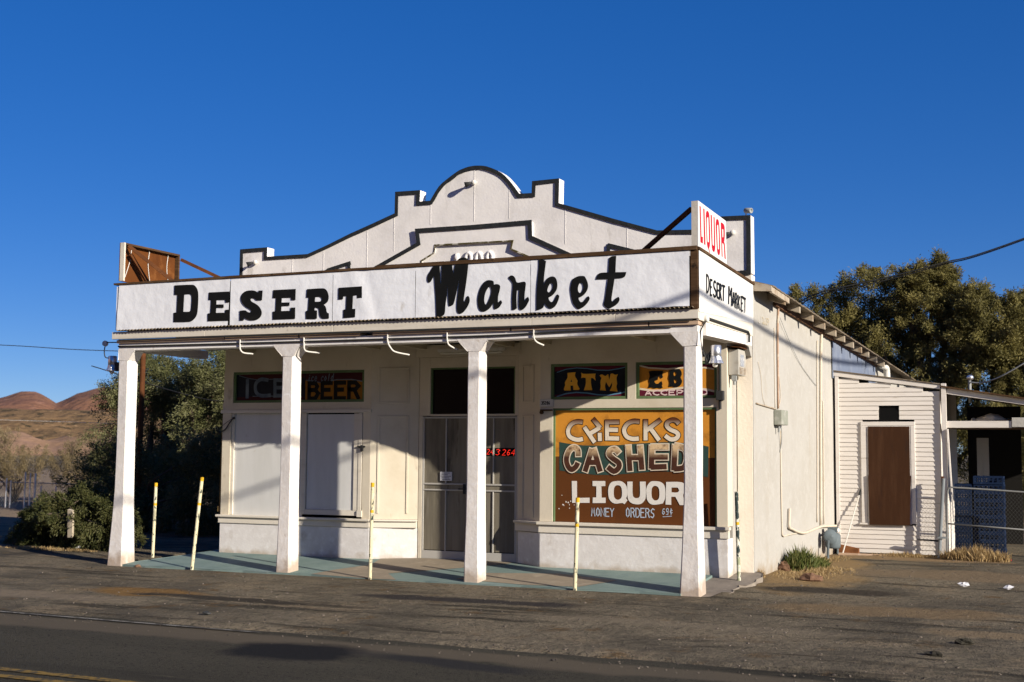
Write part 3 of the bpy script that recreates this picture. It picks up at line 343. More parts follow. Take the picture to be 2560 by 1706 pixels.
# ground
dirt = mat('dirt_lot', (.205, .170, .118), .95, [((.105, .090, .067), .55, .42, .60), ((.245, .192, .125), .9, .53, .68), ((.052, .045, .034), 1.3, .54, .64, (.25, 2.2, 1)), ((.13, .082, .040), 2.7, .58, .72), ((.10, .088, .062), 22, .52, .62), ((.28, .235, .17), 30, .64, .70), ((.040, .035, .026), 42, .60, .66), ((.23, .185, .125), 6, .60, .74, (.5, 1.5, 1)), ((.040, .034, .026), 3.2, .64, .70, (.18, 2.6, 1))],
           bump=((60, 1., .025), (9, .7, .06), (180, .6, .012)), spec=.04)
asph = mat('asphalt', (.060, .055, .042), .92, [((.078, .071, .054), .7, .45, .7, (.25, 1, 1)), ((.15, .135, .10), 52, .62, .69), ((.018, .017, .014), 36, .57, .65), ((.030, .028, .023), .33, .52, .66, (.3, 1.3, 1)), ((.085, .075, .055), 5, .60, .75, (.3, 1, 1))], bump=((110, 1., .02), (14, .4, .02)), spec=.04)
# soft-edged patches: ground stains, and a cast shadow painted on the road
def stain_or_shadow(m, cx, cy, rx, ry, colr, ang=0.):
    n = m.node_tree; N = n.nodes; L = n.links; P = N['Principled BSDF']; old = P.inputs['Base Color'].links[0].from_socket
    ge = N.new('ShaderNodeNewGeometry'); mp = N.new('ShaderNodeMapping'); mp.vector_type = 'TEXTURE'
    mp.inputs['Location'].default_value = (cx, cy, -.1); mp.inputs['Rotation'].default_value = (0, 0, ang); mp.inputs['Scale'].default_value = (rx, ry, 1)
    L.new(ge.outputs['Position'], mp.inputs[0])
    no = N.new('ShaderNodeTexNoise'); no.inputs['Scale'].default_value = 1.6; no.inputs['Detail'].default_value = 4; L.new(ge.outputs['Position'], no.inputs['Vector'])
    ln = N.new('ShaderNodeVectorMath'); ln.operation = 'LENGTH'; L.new(mp.outputs[0], ln.inputs[0])
    ad = N.new('ShaderNodeMath'); ad.operation = 'MULTIPLY_ADD'; L.new(no.outputs[0], ad.inputs[0]); ad.inputs[1].default_value = 1.3; L.new(ln.outputs['Value'], ad.inputs[2])
    mr = N.new('ShaderNodeMapRange'); mr.inputs[1].default_value = 1.75; mr.inputs[2].default_value = 1.35; L.new(ad.outputs[0], mr.inputs[0])
    mx = N.new('ShaderNodeMix'); mx.data_type = 'RGBA'; L.new(mr.outputs[0], mx.inputs[0]); L.new(old, mx.inputs[6]); mx.inputs[7].default_value = (*colr, 1); L.new(mx.outputs[2], P.inputs['Base Color'])
stain_or_shadow(asph, -5, -4.82, 9, .33, (.115, .096, .070), R(-1.7)); stain_or_shadow(asph, 1.0, -4.95, 5, .25, (.12, .10, .072), R(-1.7)); stain_or_shadow(asph, -2.05, -5.35, .62, .5, (.020, .020, .021), R(-20)); stain_or_shadow(asph, -.6, -5.3, .9, .22, (.036, .035, .034), R(-12))  # dusty verge, then the two dark patches that paint a cast shadow
stain_or_shadow(dirt, -5.9, -2.5, .9, .35, (.21, .125, .05)); stain_or_shadow(dirt, -2.2, -1.6, 1.6, .22, (.05, .044, .04)); stain_or_shadow(dirt, .75, 3.2, .7, 2.6, (.27, .185, .092), R(4)); stain_or_shadow(dirt, 2.2, -.6, 1.5, .5, (.20, .145, .085)); stain_or_shadow(dirt, 2.6, 3.4, 2.2, .8, (.20, .15, .095)); stain_or_shadow(dirt, 3.4, -1.9, .8, .25, (.21, .16, .10)); stain_or_shadow(dirt, 1.4, 1.0, .9, .3, (.06, .05, .038)); stain_or_shadow(dirt, -4.5, -2.6, 1.6, .18, (.055, .047, .036)); stain_or_shadow(dirt, .6, -2.4, 1.8, .22, (.20, .165, .115)); stain_or_shadow(dirt, -7.5, -3.2, 2.2, .3, (.21, .17, .12)); stain_or_shadow(dirt, 1.6, 6.0, 1.6, .45, (.26, .18, .10))
stain_or_shadow(dirt, -27, 14, 26, 13, (.27, .205, .14)); stain_or_shadow(dirt, -40, 40, 60, 22, (.26, .20, .14))
floor_p = mat('worn_floor_paint', (.165, .225, .205), .75, [((.20, .26, .245), 1.2, .45, .65), ((.13, .185, .18), 2.6, .52, .7), ((.26, .215, .155), 5, .66, .76)], bump=((40, .3, .006),))
floor_b = mat('bare_concrete', (.27, .225, .165), .9, [((.22, .185, .14), 2, .45, .7), ((.33, .28, .21), 5, .55, .7)], bump=((40, .4, .006),))
floor_g = mat('grey_concrete', (.25, .215, .175), .9, [((.18, .155, .13), 3, .45, .7), ((.31, .27, .22), 9, .55, .7)], bump=((40, .4, .008),))
wline = mat('worn_white_line', (.24, .225, .19), .85, [((.075, .068, .055), 9, .48, .56), ((.06, .055, .05), 2, .5, .6, (.3, 1, 1))])
yline = mat('worn_yellow_line', (.22, .14, .035), .85, [((.07, .058, .036), 14, .46, .58)])

# ------------------------------------------------------------------ ground, road, walk
def gz(x, y):
    road_y = -4.5 - .03 * (x + 3)
    if y < road_y - .25: base = -.17
    elif y < road_y + .35:
        t = (y - road_y + .25) / .6; base = -.17 + t * t * (3 - 2 * t) * .085
    elif y < .3: base = -.085 + (y - road_y - .35) / (4.45) * .04
    elif y < 2.6: base = -.045 + (y - .3) / 2.3 * .045
    else: base = 0.
    d = math.hypot(x + 2, y + 2)
    a = 1. if d < 25 else min(40, 1 + (d - 25) * .05)
    b = (.022 * nz(x, y, 5, 3.1) * max(0, 1 - abs(y - road_y) / .7)) + .010 * nz(x, y, 0, 1.7) + .006 * nz(x, y, 3, 6) + .018 * nz(x, y, 9, .45)
    if -8.6 < x < .1 and -.6 < y < 2.2: b = b * .3 - .05 * min(1, max(0, (y + .12) / .12))
    return base + (b if y > road_y - .2 else .3 * b) * (1 if d < 40 else a * .6)
def axis(lo, hi, st, far, g=1.13):
    out = []; v = lo
    while v < hi: out.append(v); v += st
    s = st; a = hi; post = []
    while a < far: post.append(a); s *= g; a += s
    s = st; a = lo; pre = []
    while a > -far: s *= g; a -= s; pre.append(a)
    return pre[::-1] + out + post
xs = axis(-11, 5, .075, 6000, 1.16); ys = axis(-6, 8, .075, 6000, 1.16)
mb = MB(); nx = len(xs)
mb.v = [(x, y, gz(x, y)) for y in ys for x in xs]
mb.f = [[j * nx + i, j * nx + i + 1, (j + 1) * nx + i + 1, (j + 1) * nx + i] for j in range(len(ys) - 1) for i in range(nx - 1)]; mb.mi = [0] * len(mb.f)
tag(mb.build('ground', dirt, smooth=True), kind='structure')
RY = lambda x: -4.5 - .03 * (x + 3)
mb = MB(); xr = axis(-40, 30, .8, 1500, 1.2)
for x in xr: mb.v += [(x, RY(x) + .4, -.112), (x, RY(x) - .25, -.103), (x, RY(x) - 2.4, -.085), (x, RY(x) - 6.2, -.10), (x, RY(x) - 6.9, -.14)]
for i in range(len(xr) - 1):
    for k in range(4): mb.f.append([i * 5 + k + 1, (i + 1) * 5 + k + 1, (i + 1) * 5 + k, i * 5 + k]); mb.mi.append(0)
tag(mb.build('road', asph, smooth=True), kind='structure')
def roadline(y0, wd, x0, x1, z):
    m = MB(); n = 60
    for i in range(n + 1):
        x = x0 + (x1 - x0) * i / n; j = .006 * nz(x, y0, 2, 3)
        m.v += [(x, RY(x) + y0 + j, z), (x, RY(x) + y0 - wd + j, z)]
        if i: b = 2 * i - 2; m.f.append([b, b + 1, b + 3, b + 2]); m.mi.append(0)
    return m
tag(roadline(-.02, .045, -26, -2.9, -.092).build('edge_line', wline), kind='structure')
tag(roadline(-2.62, .10, -26, 14, -.079).build('centre_line', yline), kind='structure')
tag(roadline(-2.84, .10, -26, 14, -.079).build('centre_line', yline), kind='structure')
def sl(x, y): return -.035 + .072 * y
mb = MB()
front = [(-8.42, -.02), (-7.9, -.07), (-7.2, -.03), (-6.76, -.06), (-6.3, -.02), (-5.9, -.05), (-5.22, -.02), (-4.6, -.10), (-4.13, -.13), (-3.5, -.09), (-3., -.1), (-2.2, -.06), (-1.5, -.10), (-.7, -.04), (-.2, -.06)]
outl_ = front + [(-.2, 2.2), (-7.85, 2.2), (-7.9, 1.5), (-8.1, .8)]
mb.plate([outl_], lambda a, b, d: (a, b, sl(a, b) - d), .12, 0)
walk = thing('walkway', (-4, 0, -.05), None, None); tag(walk, kind='structure')
mb.build('slab', floor_p, walk, bevel=.008)
mb = MB(); bare = [[(-5.22, -.02), (-4.6, -.1), (-4.13, -.13), (-3.9, -.12), (-4.25, .3), (-3.6, .9), (-3.05, 1.5), (-3.05, 1.62), (-4.5, 1.62), (-5.0, 1.43), (-4.85, .9), (-5.1, .4)], [(-3.2, .15), (-2.2, .0), (-1.5, .05), (-1.2, .6), (-2.1, .9), (-3.0, .7)]]
for q in bare: mb.plate([q], lambda a, b, d: (a, b, sl(a, b) + d), .004, .004)
mb.build('bare_patch', floor_b, walk)
mb = MB(); rs = [(-.2, -.07), (.04, -.09), (.16, -.02), (.20, .10), (.29, .20), (.31, .42), (.27, .50), (.30, .72), (.26, .83), (.34, .90), (.40, 1.12), (.37, 1.3), (.40, 1.5), (.34, 1.78), (.3, 1.84), (-.2, 2.2)]
mb.plate([rs], lambda a, b, d: (a, b, sl(a, b) - .03 + .02 * (1.2 - b) * 0 - d), .1, 0)
mb.build('corner_slab', floor_g, walk, bevel=.01)
mb = MB()
for k in range(2200):
    if random.random() < .55: x = random.uniform(-9.5, 5); y = random.uniform(-4.9, -.2)
    else: x = random.uniform(.5, 5.5); y = random.uniform(-4.8, 6)
    if random.random() < .18: y = RY(x) + random.gauss(.1, .25)
    r = random.choice([.004, .005, .006, .007, .009, .013]) * random.uniform(.6, 1.2)
    z = max(gz(x, y), -.1 if y < RY(x) else -9); mb.ell((x, y, z + r * .2), (r * random.uniform(.8, 1.5), r, r * .6), 5, 3, .25)
tag(mb.build('gravel', mat('gravel_stone', (.16, .135, .11), .9, [((.26, .22, .18), 3, .60, .66), ((.06, .052, .047), 4, .52, .6)])), kind='stuff')
for key in ('D1', 'M1', 'LQ', 'LI', 'AT', 'EB'): DATA[key] = [[soften(l) for l in g] for g in DATA[key]]
for key in ('CH', 'CA', 'IC', 'SD'): DATA[key] = [curvy(q) for q in DATA[key]]
# ------------------------------------------------------------------ the market building
BLD = thing('market_building', (-3.8, 1.8, 0), 'white false-front market building with black-trimmed stepped parapet and pillared porch', 'building')
YW = 1.355; YD = 1.63; YP = 1.842
# pillars: tapered, hand-trowelled, flaring towards the foot
PX = [-8.3626, -5.5856, -2.8135, .0]; PB = [-.055, -.055, -.06, -.085]
def pillar(x, zb, foot, caps, seed):
    m = MB(); wd, dp = .177, .222; rows = [zb - .05, zb, zb + .10, zb + .25, .5, .75, 1.0, 1.3, 1.6, 1.9, 2.2, 2.5, 2.70, 2.845]
    prof = []
    for z in rows:
        f = max(0, 1 - (z - zb) / 1.25); e = foot * f ** 1.3 + .003 * nz(seed, z, 0, 2)
        x0, x1, y0, y1 = x - wd - e * 1.1, x + e * .6, -e * .8, dp + e * .4; c = .018
        ring = [(x0 + c, y0), (x1 - c, y0), (x1, y0 + c), (x1, y1 - c), (x1 - c, y1), (x0 + c, y1), (x0, y1 - c), (x0, y0 + c)]
        ring = [(a + .0035 * nz(seed + k, z, 5, 2.3), b + .0035 * nz(seed - k, z, 8, 2.3)) for k, (a, b) in enumerate(ring)]
        prof.append((z, ring))
    for z, ring in prof: m.v += [(a, b, z) for a, b in ring]
    for i in range(len(rows) - 1):
        for k in range(8): k2 = (k + 1) % 8; m.f.append([i * 8 + k, i * 8 + k2, i * 8 + 8 + k2, i * 8 + 8 + k]); m.mi.append(0)
    o = m.build('pillar', pillarm, BLD)
    m = MB(); L_ = .145 if 'l' in caps else 0; Rr = .10 if 'r' in caps else 0
    z0, z1 = 2.845, 3.0
    pts = [(x - wd, z0), (x, z0), (x + Rr * .8, z0 + .11), (x + Rr, z0 + .125), (x + Rr, z1), (x - wd - L_, z1), (x - wd - L_ * .85, z0 + .13)]
    if not Rr: pts = [(x - wd, z0), (x, z0), (x, z1), (x - wd - L_, z1), (x - wd - L_ * .85, z0 + .13)]
    if not L_: pts = [(x - wd, z0), (x, z0), (x + Rr * .8, z0 + .11), (x + Rr, z0 + .125), (x + Rr, z1), (x - wd, z1)]
    m.plate([pts], FY(0), -.208, .002, True); m.build('pillar_head', pillarm, o, bevel=.008)
pillar(PX[0], PB[0], .055, 'r', 1); pillar(PX[1], PB[1], .022, 'lr', 2); pillar(PX[2], PB[2], .020, 'lr', 3); pillar(PX[3], PB[3], .045, 'l', 4)
# front beam in three slightly sagging lengths, bare wood nailer and frieze board above it
m = MB()
bx = [-8.54, -6.9, -4.2, -3.3, -1.2, -.001]; bz = [2.985, 2.985, 2.98, 2.978, 3.0, 3.0]
for i in range(5): m.hexa([(bx[i], .0, bz[i]), (bx[i + 1], .0, bz[i + 1]), (bx[i + 1], .262, bz[i + 1]), (bx[i], .262, bz[i]), (bx[i], .0, 3.085), (bx[i + 1], .0, 3.085), (bx[i + 1], .262, 3.085), (bx[i], .262, 3.085)])
m.build('porch_beam', white, BLD)
m = MB()
for a, b in [(-8.56, -6.7), (-6.68, -5.5), (-5.47, -4.55), (-4.35, -2.4), (-2.37, -.6), (-.58, .015)]:
    y = -.022 - random.uniform(0, .01); m.box(a, b, y, .2, 3.088, 3.134 + random.uniform(-.006, .003))
build_each(m, 'nailer_board', tan, BLD)
m = MB(); fx = [-8.623, -7.0, -4.94, -2.09, -1.0, .028]; fz0 = [3.146, 3.146, 3.143, 3.141, 3.150, 3.156]; fz1 = [3.249, 3.252, 3.262, 3.262, 3.268, 3.274]
for i in range(5):
    g = .003 if i else 0
    m.hexa([(fx[i] + g, -.06, fz0[i]), (fx[i + 1], -.06, fz0[i + 1]), (fx[i + 1], -.01, fz0[i + 1]), (fx[i] + g, -.01, fz0[i]), (fx[i] + g, -.06, fz1[i]), (fx[i + 1], -.06, fz1[i + 1]), (fx[i + 1], -.01, fz1[i + 1]), (fx[i] + g, -.01, fz1[i])])
m.build('frieze_board', woodw, BLD, bevel=.004)
m = MB()   # frieze and beam along the two short sides of the porch
m.hexa([FS(.03, 3.14, -.04), FS(1.90, 3.095, -.04), FS(1.90, 3.095, 0), FS(.03, 3.14, 0), FS(.03, 3.235, -.04), FS(1.90, 3.27, -.04), FS(1.90, 3.27, 0), FS(.03, 3.235, 0)])
m.build('frieze_board', woodw, BLD, bevel=.004)
m = MB()
m.hexa([FS(.27, 2.978, -.20), FS(1.90, 2.972, -.20), FS(1.90, 2.972, -.012), FS(.27, 2.978, -.012), FS(.27, 3.14, -.2), FS(1.90, 3.095, -.2), FS(1.90, 3.095, -.012), FS(.27, 3.14, -.012)])
m.build('porch_beam', white, BLD)
m = MB(); m.box(-8.53, -8.36, .262, 1.84, 2.985, 3.11); m.build('porch_beam', white, BLD)
# wall corner bracket under the side beam
m = MB(); m.plate([[(1.66, 2.972), (1.90, 2.972), (1.90, 2.83), (1.86, 2.84), (1.76, 2.95)]], FS, -.20, -.014, True); m.build('corner_bracket', cream, BLD, bevel=.006)
# porch roof deck, ceiling boards and joists
m = MB(); m.box(-8.5, -.02, .0, 1.83, 3.30, 3.36); m.build('porch_roof', roofm, BLD)
m = MB()
x = -8.34
while x < -.12: m.box(x, min(x + .146, -.03), .264, 1.84, 3.112 + random.uniform(0, .004), 3.135); x += .15
m.build('porch_ceiling', ceilw, BLD)
m = MB()
for x in (-7.2, -5.1, -4.45, -3.1, -2.45, -1.0): m.box(x, x + .055, .264, 1.835, 3.02, 3.110)
build_each(m, 'ceiling_joist', ceilw, BLD)
# bays of the shop front
def bay(m, x0, x1, parts):
    for a, b, z0, z1, y in parts: m.box(a, b, y, YW + .25, z0, z1)
m = MB()
bay(m, 0, 0, [(-7.705, -5.155, -.05, .497, YW), (-2.553, .0, -.05, .515, YW)])
m.hexa([(-5.155, YW, -.05), (-4.53, YD, -.05), (-4.72, YD + .1, -.05), (-5.155, YW + .25, -.05), (-5.155, YW, .505), (-4.53, YD, .505), (-4.72, YD + .1, .505), (-5.155, YW + .25, .505)])
m.hexa([(-2.99, YD, -.05), (-2.553, YW, -.05), (-2.553, YW + .25, -.05), (-2.80, YD + .1, -.05), (-2.99, YD, .51), (-2.553, YW, .51), (-2.553, YW + .25, .51), (-2.80, YD + .1, .51)])
build_each(m, 'dado_wall', dado, BLD, .006)
m = MB()
for a, b, z0, z1 in [(-7.695, -7.55, .62, 2.12), (-5.28, -5.155, .62, 2.12), (-7.70, -5.155, 2.17, 2.275), (-7.685, -7.525, 2.275, 2.735), (-5.273, -5.155, 2.275, 2.735), (-7.675, -5.155, 2.735, 3.108),
                     (-2.553, -2.37, .665, 2.165), (-.14, -.002, .665, 2.165), (-2.553, -2.403, 2.28, 2.757), (-1.323, -1.21, 2.28, 2.757), (-.132, -.002, 2.28, 2.757), (-2.553, -.002, 2.757, 3.108), (-2.553, -.002, 2.165, 2.28)]:
    m.box(a, b, YW, YW + .25, z0, z1)
build_each(m, 'front_wall', shopw, BLD)
m = MB()   # splayed walls of the entrance recess
for a, b in [((-5.155, YW), (-4.53, YD)), ((-2.99, YD), (-2.553, YW))]:
    a_, b_ = Vector(a), Vector(b); t = (b_ - a_).normalized()
    m.obox(a, b, -.12, 0, .62, 3.108)
build_each(m, 'recess_wall', shopw, BLD)
m = MB()
for a, b in [((-5.155, YW), (-4.53, YD)), ((-2.99, YD), (-2.553, YW))]:
    a_, b_ = Vector(a), Vector(b); ln = (b_ - a_).length; t = (b_ - a_).normalized(); p = lambda s: a_ + t * s
    for s0, s1, z0, z1 in [(.10, .13, .70, 2.08), (ln - .17, ln - .14, .70, 2.08), (.13, ln - .17, 2.055, 2.08), (.10, .125, 2.25, 2.76), (ln - .165, ln - .14, 2.25, 2.76), (.125, ln - .165, 2.25, 2.275), (.125, ln - .165, 2.735, 2.76)]:
        m.obox(p(s0), p(s1), 0, .014, z0, z1)
build_each(m, 'panel_moulding', shopw, BLD, .004)
m = MB()   # window sills and aprons, returning into the recess
m.box(-7.755, -5.13, YW - .05, YW + .05, .588, .620); m.box(-7.725, -5.145, YW - .018, YW + .05, .499, .586)
m.box(-2.585, .028, YW - .05, YW + .05, .622, .662); m.box(-2.566, .012, YW - .018, YW + .05, .517, .620)
m.obox((-5.128, YW - .022), (-4.505, YD - .06), -.06, .022, .592, .618); m.obox((-5.142, YW + .004), (-4.52, YD - .04), -.06, .012, .503, .590)
m.obox((-3.015, YD - .06), (-2.588, YW - .022), -.06, .022, .626, .658); m.obox((-3.005, YD - .04), (-2.568, YW + .004), -.06, .012, .519, .624)
build_each(m, 'window_sill', woodw, BLD, .005)
m = MB(); m.box(-7.72, -5.14, YW - .022, YW + .02, 2.121, 2.168); m.build('band_moulding', woodw, BLD, bevel=.004)
# left boarded display window
bw_ = MB(); bw_.box(-7.548, -6.303, YW + .045, YW + .06, .62, 2.12); BW = bw_.build('boarded_window', boardw, BLD)
m = MB(); m.box(-7.548, -7.50, YW + .02, YW + .044, .622, 2.118); m.box(-6.302, -6.229, YW + .005, YW + .06, .66, 2.12); build_each(m, 'frame', woodw, BW, .003)
m = MB(); m.box(-6.215, -5.432, YW + .022, YW + .045, .735, 2.10); m.build('shutter_panel', boardw, BW)
m = MB(); m.box(-6.227, -5.286, YW + .003, YW + .046, .66, .733); m.box(-5.428, -5.352, YW + .003, YW + .046, .735, 2.11); m.box(-5.350, -5.292, YW - .004, YW + .046, .735, 2.115); m.box(-5.352, -5.27, YW - .02, YW, .645, .735)
m.build('shutter_frame', woodw, BW, bevel=.003)
m = MB(); m.box(-5.36, -5.23, YW - .024, YW - .006, 1.625, 1.65); m.box(-5.30, -5.262, YW - .034, YW - .008, 1.575, 1.66); m.build('latch', darkpipe, BW, bevel=.004)
m = MB(); m.box(-6.30, -5.28, YW + .062, YW + .08, .62, 2.12); m.build('backing', dark, BW)
# left transom sign window: ICE / ice cold BEER
def gframe(x0, x1, z0, z1, y, par, wd=.036):
    m = MB(); m.box(x0, x1, y, y + .05, z0, z0 + wd); m.box(x0, x1, y, y + .05, z1 - wd, z1); m.box(x0, x0 + wd, y, y + .05, z0 + wd, z1 - wd); m.box(x1 - wd, x1, y, y + .05, z0 + wd, z1 - wd)
    return m.build('frame', greenp, par, bevel=.003)
F5 = FY(1.395)
m = MB(); m.box(-7.525, -5.273, 1.397, 1.42, 2.275, 2.735); TW = m.build('painted_window', navy, BLD); tag(TW, 'dark transom window painted ICE and ice cold BEER')
gframe(-7.524, -5.274, 2.276, 2.734, YW + .012, TW)
m = MB(); m.plate([[(-6.28, 2.315), (-5.31, 2.315), (-5.31, 2.57), (-5.5, 2.60), (-5.75, 2.60), (-6.0, 2.56), (-6.28, 2.60)]], F5, .0004, .0004); m.build('painted_field', mat('dull_orange', (.30, .13, .015), .6, [((.2, .08, .01), 5, .5, .7)]), TW)
m = MB(); m.plate([[(-6.28, 2.605), (-6.0, 2.565), (-5.75, 2.605), (-5.5, 2.605), (-5.31, 2.575), (-5.31, 2.70), (-6.28, 2.70)]], F5, .0004, .0004)
m.plate([[(-7.45, 2.69), (-7.3, 2.65), (-7.1, 2.62), (-6.8, 2.63), (-6.5, 2.62), (-6.3, 2.64), (-6.3, 2.70), (-7.45, 2.70)]], F5, .0004, .0004); m.plate([[(-7.48, 2.315), (-6.3, 2.315), (-6.3, 2.36), (-6.8, 2.35), (-7.2, 2.37), (-7.48, 2.36)]], F5, .0004, .0004); m.build('painted_field', mat('dull_maroon', (.05, .008, .012), .6), TW)
m = MB()
for q in DATA['IC']: m.ribbon(q, .055, F5, .002 + .0004 * len(m.f) % .002, ext=.02)
word(m, 'ice cold', -6.24, 2.585, -5.80, 2.685, .014, F5, .002, slant=.15); m.ribbon([(-7.45, 2.685), (-7.3, 2.645), (-7.1, 2.615), (-6.8, 2.625), (-6.5, 2.615)], .012, F5, .0012); m.ribbon([(-6.27, 2.60), (-6.0, 2.56), (-5.75, 2.60), (-5.5, 2.60), (-5.32, 2.57)], .014, F5, .0012)
m.ribbon([(-7.2, 2.372), (-6.9, 2.375), (-6.5, 2.36)], .012, F5, .0012)
m.build('lettering', mat('faded_ice_blue', (.14, .18, .22), .6, [((.07, .10, .14), 4, .4, .65)]), TW)
m = MB(); word(m, 'BEER', -6.215, 2.33, -5.32, 2.555, .062, F5, .0016, fill=.70); m.build('lettering', black, TW)
# right transom sign windows: ATM and EBT ACCEPTED
m = MB(); m.box(-2.403, -1.323, 1.397, 1.42, 2.28, 2.757); AW = m.build('painted_window', navy, BLD); tag(AW, 'dark transom window painted ATM in gold western letters')
gframe(-2.402, -1.324, 2.281, 2.756, YW + .012, AW)
m = MB()
for g in DATA['AT']: m.plate(g, FY(1.39), 0, .0015)
m.build('lettering', gold, AW)
m = MB()
up_ = [(-2.33, 2.645), (-2.2, 2.685), (-2.05, 2.70), (-1.9, 2.69), (-1.75, 2.665), (-1.6, 2.66), (-1.45, 2.68), (-1.36, 2.70)]
m.ribbon(up_, .012, F5, .002); m.ribbon([(a, b - .325) for a, b in up_], .016, F5, .002); m.build('wave_line', bluep, AW)
m = MB(); m.plate([[(-2.36, 2.345), (-2.2, 2.355), (-2.05, 2.365), (-1.75, 2.33), (-1.6, 2.33), (-1.36, 2.36), (-1.36, 2.317), (-2.36, 2.317)]], F5, .0006, .0006); m.plate([[(-2.36, 2.72), (-2.36, 2.655), (-2.2, 2.69), (-2.05, 2.707), (-1.75, 2.673), (-1.6, 2.668), (-1.36, 2.708), (-1.36, 2.72)]], F5, .0006, .0006); m.build('painted_field', maroon, AW)
m = MB(); m.box(-1.21, -.132, 1.397, 1.42, 2.28, 2.757); EW = m.build('painted_window', orangep, BLD); tag(EW, 'orange transom window painted EBT ACCEPTED')
gframe(-1.209, -.133, 2.281, 2.756, YW + .012, EW)
lo = [(-1.17, 2.40), (-1.0, 2.375), (-.85, 2.375), (-.7, 2.395), (-.55, 2.41), (-.4, 2.40), (-.25, 2.375), (-.17, 2.355)]
m = MB(); m.plate([[(-1.173, 2.318), (-.169, 2.318)] + lo[::-1]], F5, .0006, .0006); m.plate([[(-1.173, 2.72), (-1.05, 2.69), (-.8, 2.67), (-.55, 2.685), (-.3, 2.68), (-.169, 2.66), (-.169, 2.72)]], F5, .0006, .0006); m.build('painted_field', maroon, EW)
m = MB(); m.ribbon([(a, b + .012) for a, b in lo], .026, F5, .0014); m.ribbon([(-1.173, 2.715), (-1.05, 2.683), (-.8, 2.663), (-.55, 2.678), (-.3, 2.672), (-.17, 2.65)], .02, F5, .0014); m.build('wave_line', creamp, EW)
m = MB()
for g in DATA['EB']: m.plate(g, FY(1.39), 0, .0015)
m.build('lettering', black, EW)
m = MB(); word(m, 'ACCEPTED', -1.09, 2.328, -.24, 2.388, .016, F5, .003); m.build('lettering', pinkp, EW)
# display window: CHECKS CASHED LIQUOR MONEY ORDERS
m = MB(); m.box(-2.37, -.14, 1.397, 1.42, .665, 2.165); DW = m.build('painted_window', paintd, BLD); tag(DW, 'orange and brown display window painted CHECKS CASHED LIQUOR')
m = MB(); m.box(-2.369, -2.345, YW + .012, YW + .04, .667, 2.135); m.box(-2.369, -.141, YW + .008, YW + .04, 2.136, 2.163); m.box(-.165, -.141, YW + .012, YW + .04, .667, 2.135); m.build('frame', greenp, DW, bevel=.002)
m = MB(); m.plate([DATA['BA'][0]], F5, .0006, .0006); m.build('painted_band', bandg, DW)
F9 = FY(1.3925)
m = MB()
for k, q in enumerate(DATA['CH']): m.ribbon(q, .073, FY(1.3945), .0002 * k, ext=.008)
for k, q in enumerate(DATA['CA']): m.ribbon([(a - .012, b - .008) for a, b in q], .108, FY(1.3935), .0001 * k, ext=.014)
m.build('letter_shadow', outl, DW)
m = MB()
for k, q in enumerate(DATA['CH']): m.ribbon(q, .055, FY(1.3905), .0002 * k, ext=.001)
m.build('lettering', fillc, DW)
m = MB()
for k, q in enumerate(DATA['CA']): m.ribbon(q, .095, FY(1.3915), .0001 * k, ext=.018)
m.build('letter_border', creamp, DW)
m = MB()
for k, q in enumerate(DATA['CA']): m.ribbon(q, .068, FY(1.3895), .0002 * k, ext=.004)
m.build('lettering', fillb, DW)
m = MB()
for g in DATA['LI']: m.plate(g, F9, 0, .0015)
m.build('lettering', whitep, DW)
m = MB(); word(m, 'MONEY', -1.832, .752, -1.505, .856, .0135, F5, .002); word(m, 'ORDERS', -1.356, .752, -.955, .866, .0135, F5, .002); word(m, '69%', -.87, .797, -.715, .876, .010, F5, .002); m.ribbon([(-.862, .766), (-.74, .778)], .008, F5, .002); m.build('lettering', bluewhite, DW)
m = MB()
for k in range(16): m.ell((random.gauss(-2.15, .1), 1.396, random.gauss(.9, .05)), (random.uniform(.003, .012), .001, random.uniform(.004, .012)), 6, 4)
m.build('paint_splash', whitep, DW)
# entrance: transom glass, security doors
m = MB()  # entrance and door fittings: x, z scaled about the camera onto nearer planes
for a, b, z0, z1 in [(-4.526, -4.354, 2.081, 2.905), (-3.044, -2.99, 2.081, 2.905), (-4.354, -3.044, 2.758, 2.905), (-4.354, -3.044, 2.077, 2.103), (-4.526, -4.469, 0.01, 2.079), (-3.012, -2.99, 0.01, 2.079)]: m.box(a, b, YD, YD + .12, z0, z1)
m.box(-4.575, -2.936, YD - .03, YD + .1, 2.907, 3.08)
m.build('door_frame', shopw, BLD, bevel=.004)
m = MB(); m.box(-4.354, -3.044, YD + .05, YD + .06, 2.103, 2.758); TG = m.build('transom_window', glassk, BLD)
m = MB(); m.box(-4.354, -4.33, YD + .02, YD + .048, 2.105, 2.756); m.box(-3.068, -3.044, YD + .02, YD + .048, 2.105, 2.756); m.box(-4.33, -3.068, YD + .02, YD + .048, 2.734, 2.756); m.build('frame', greenp, TG)
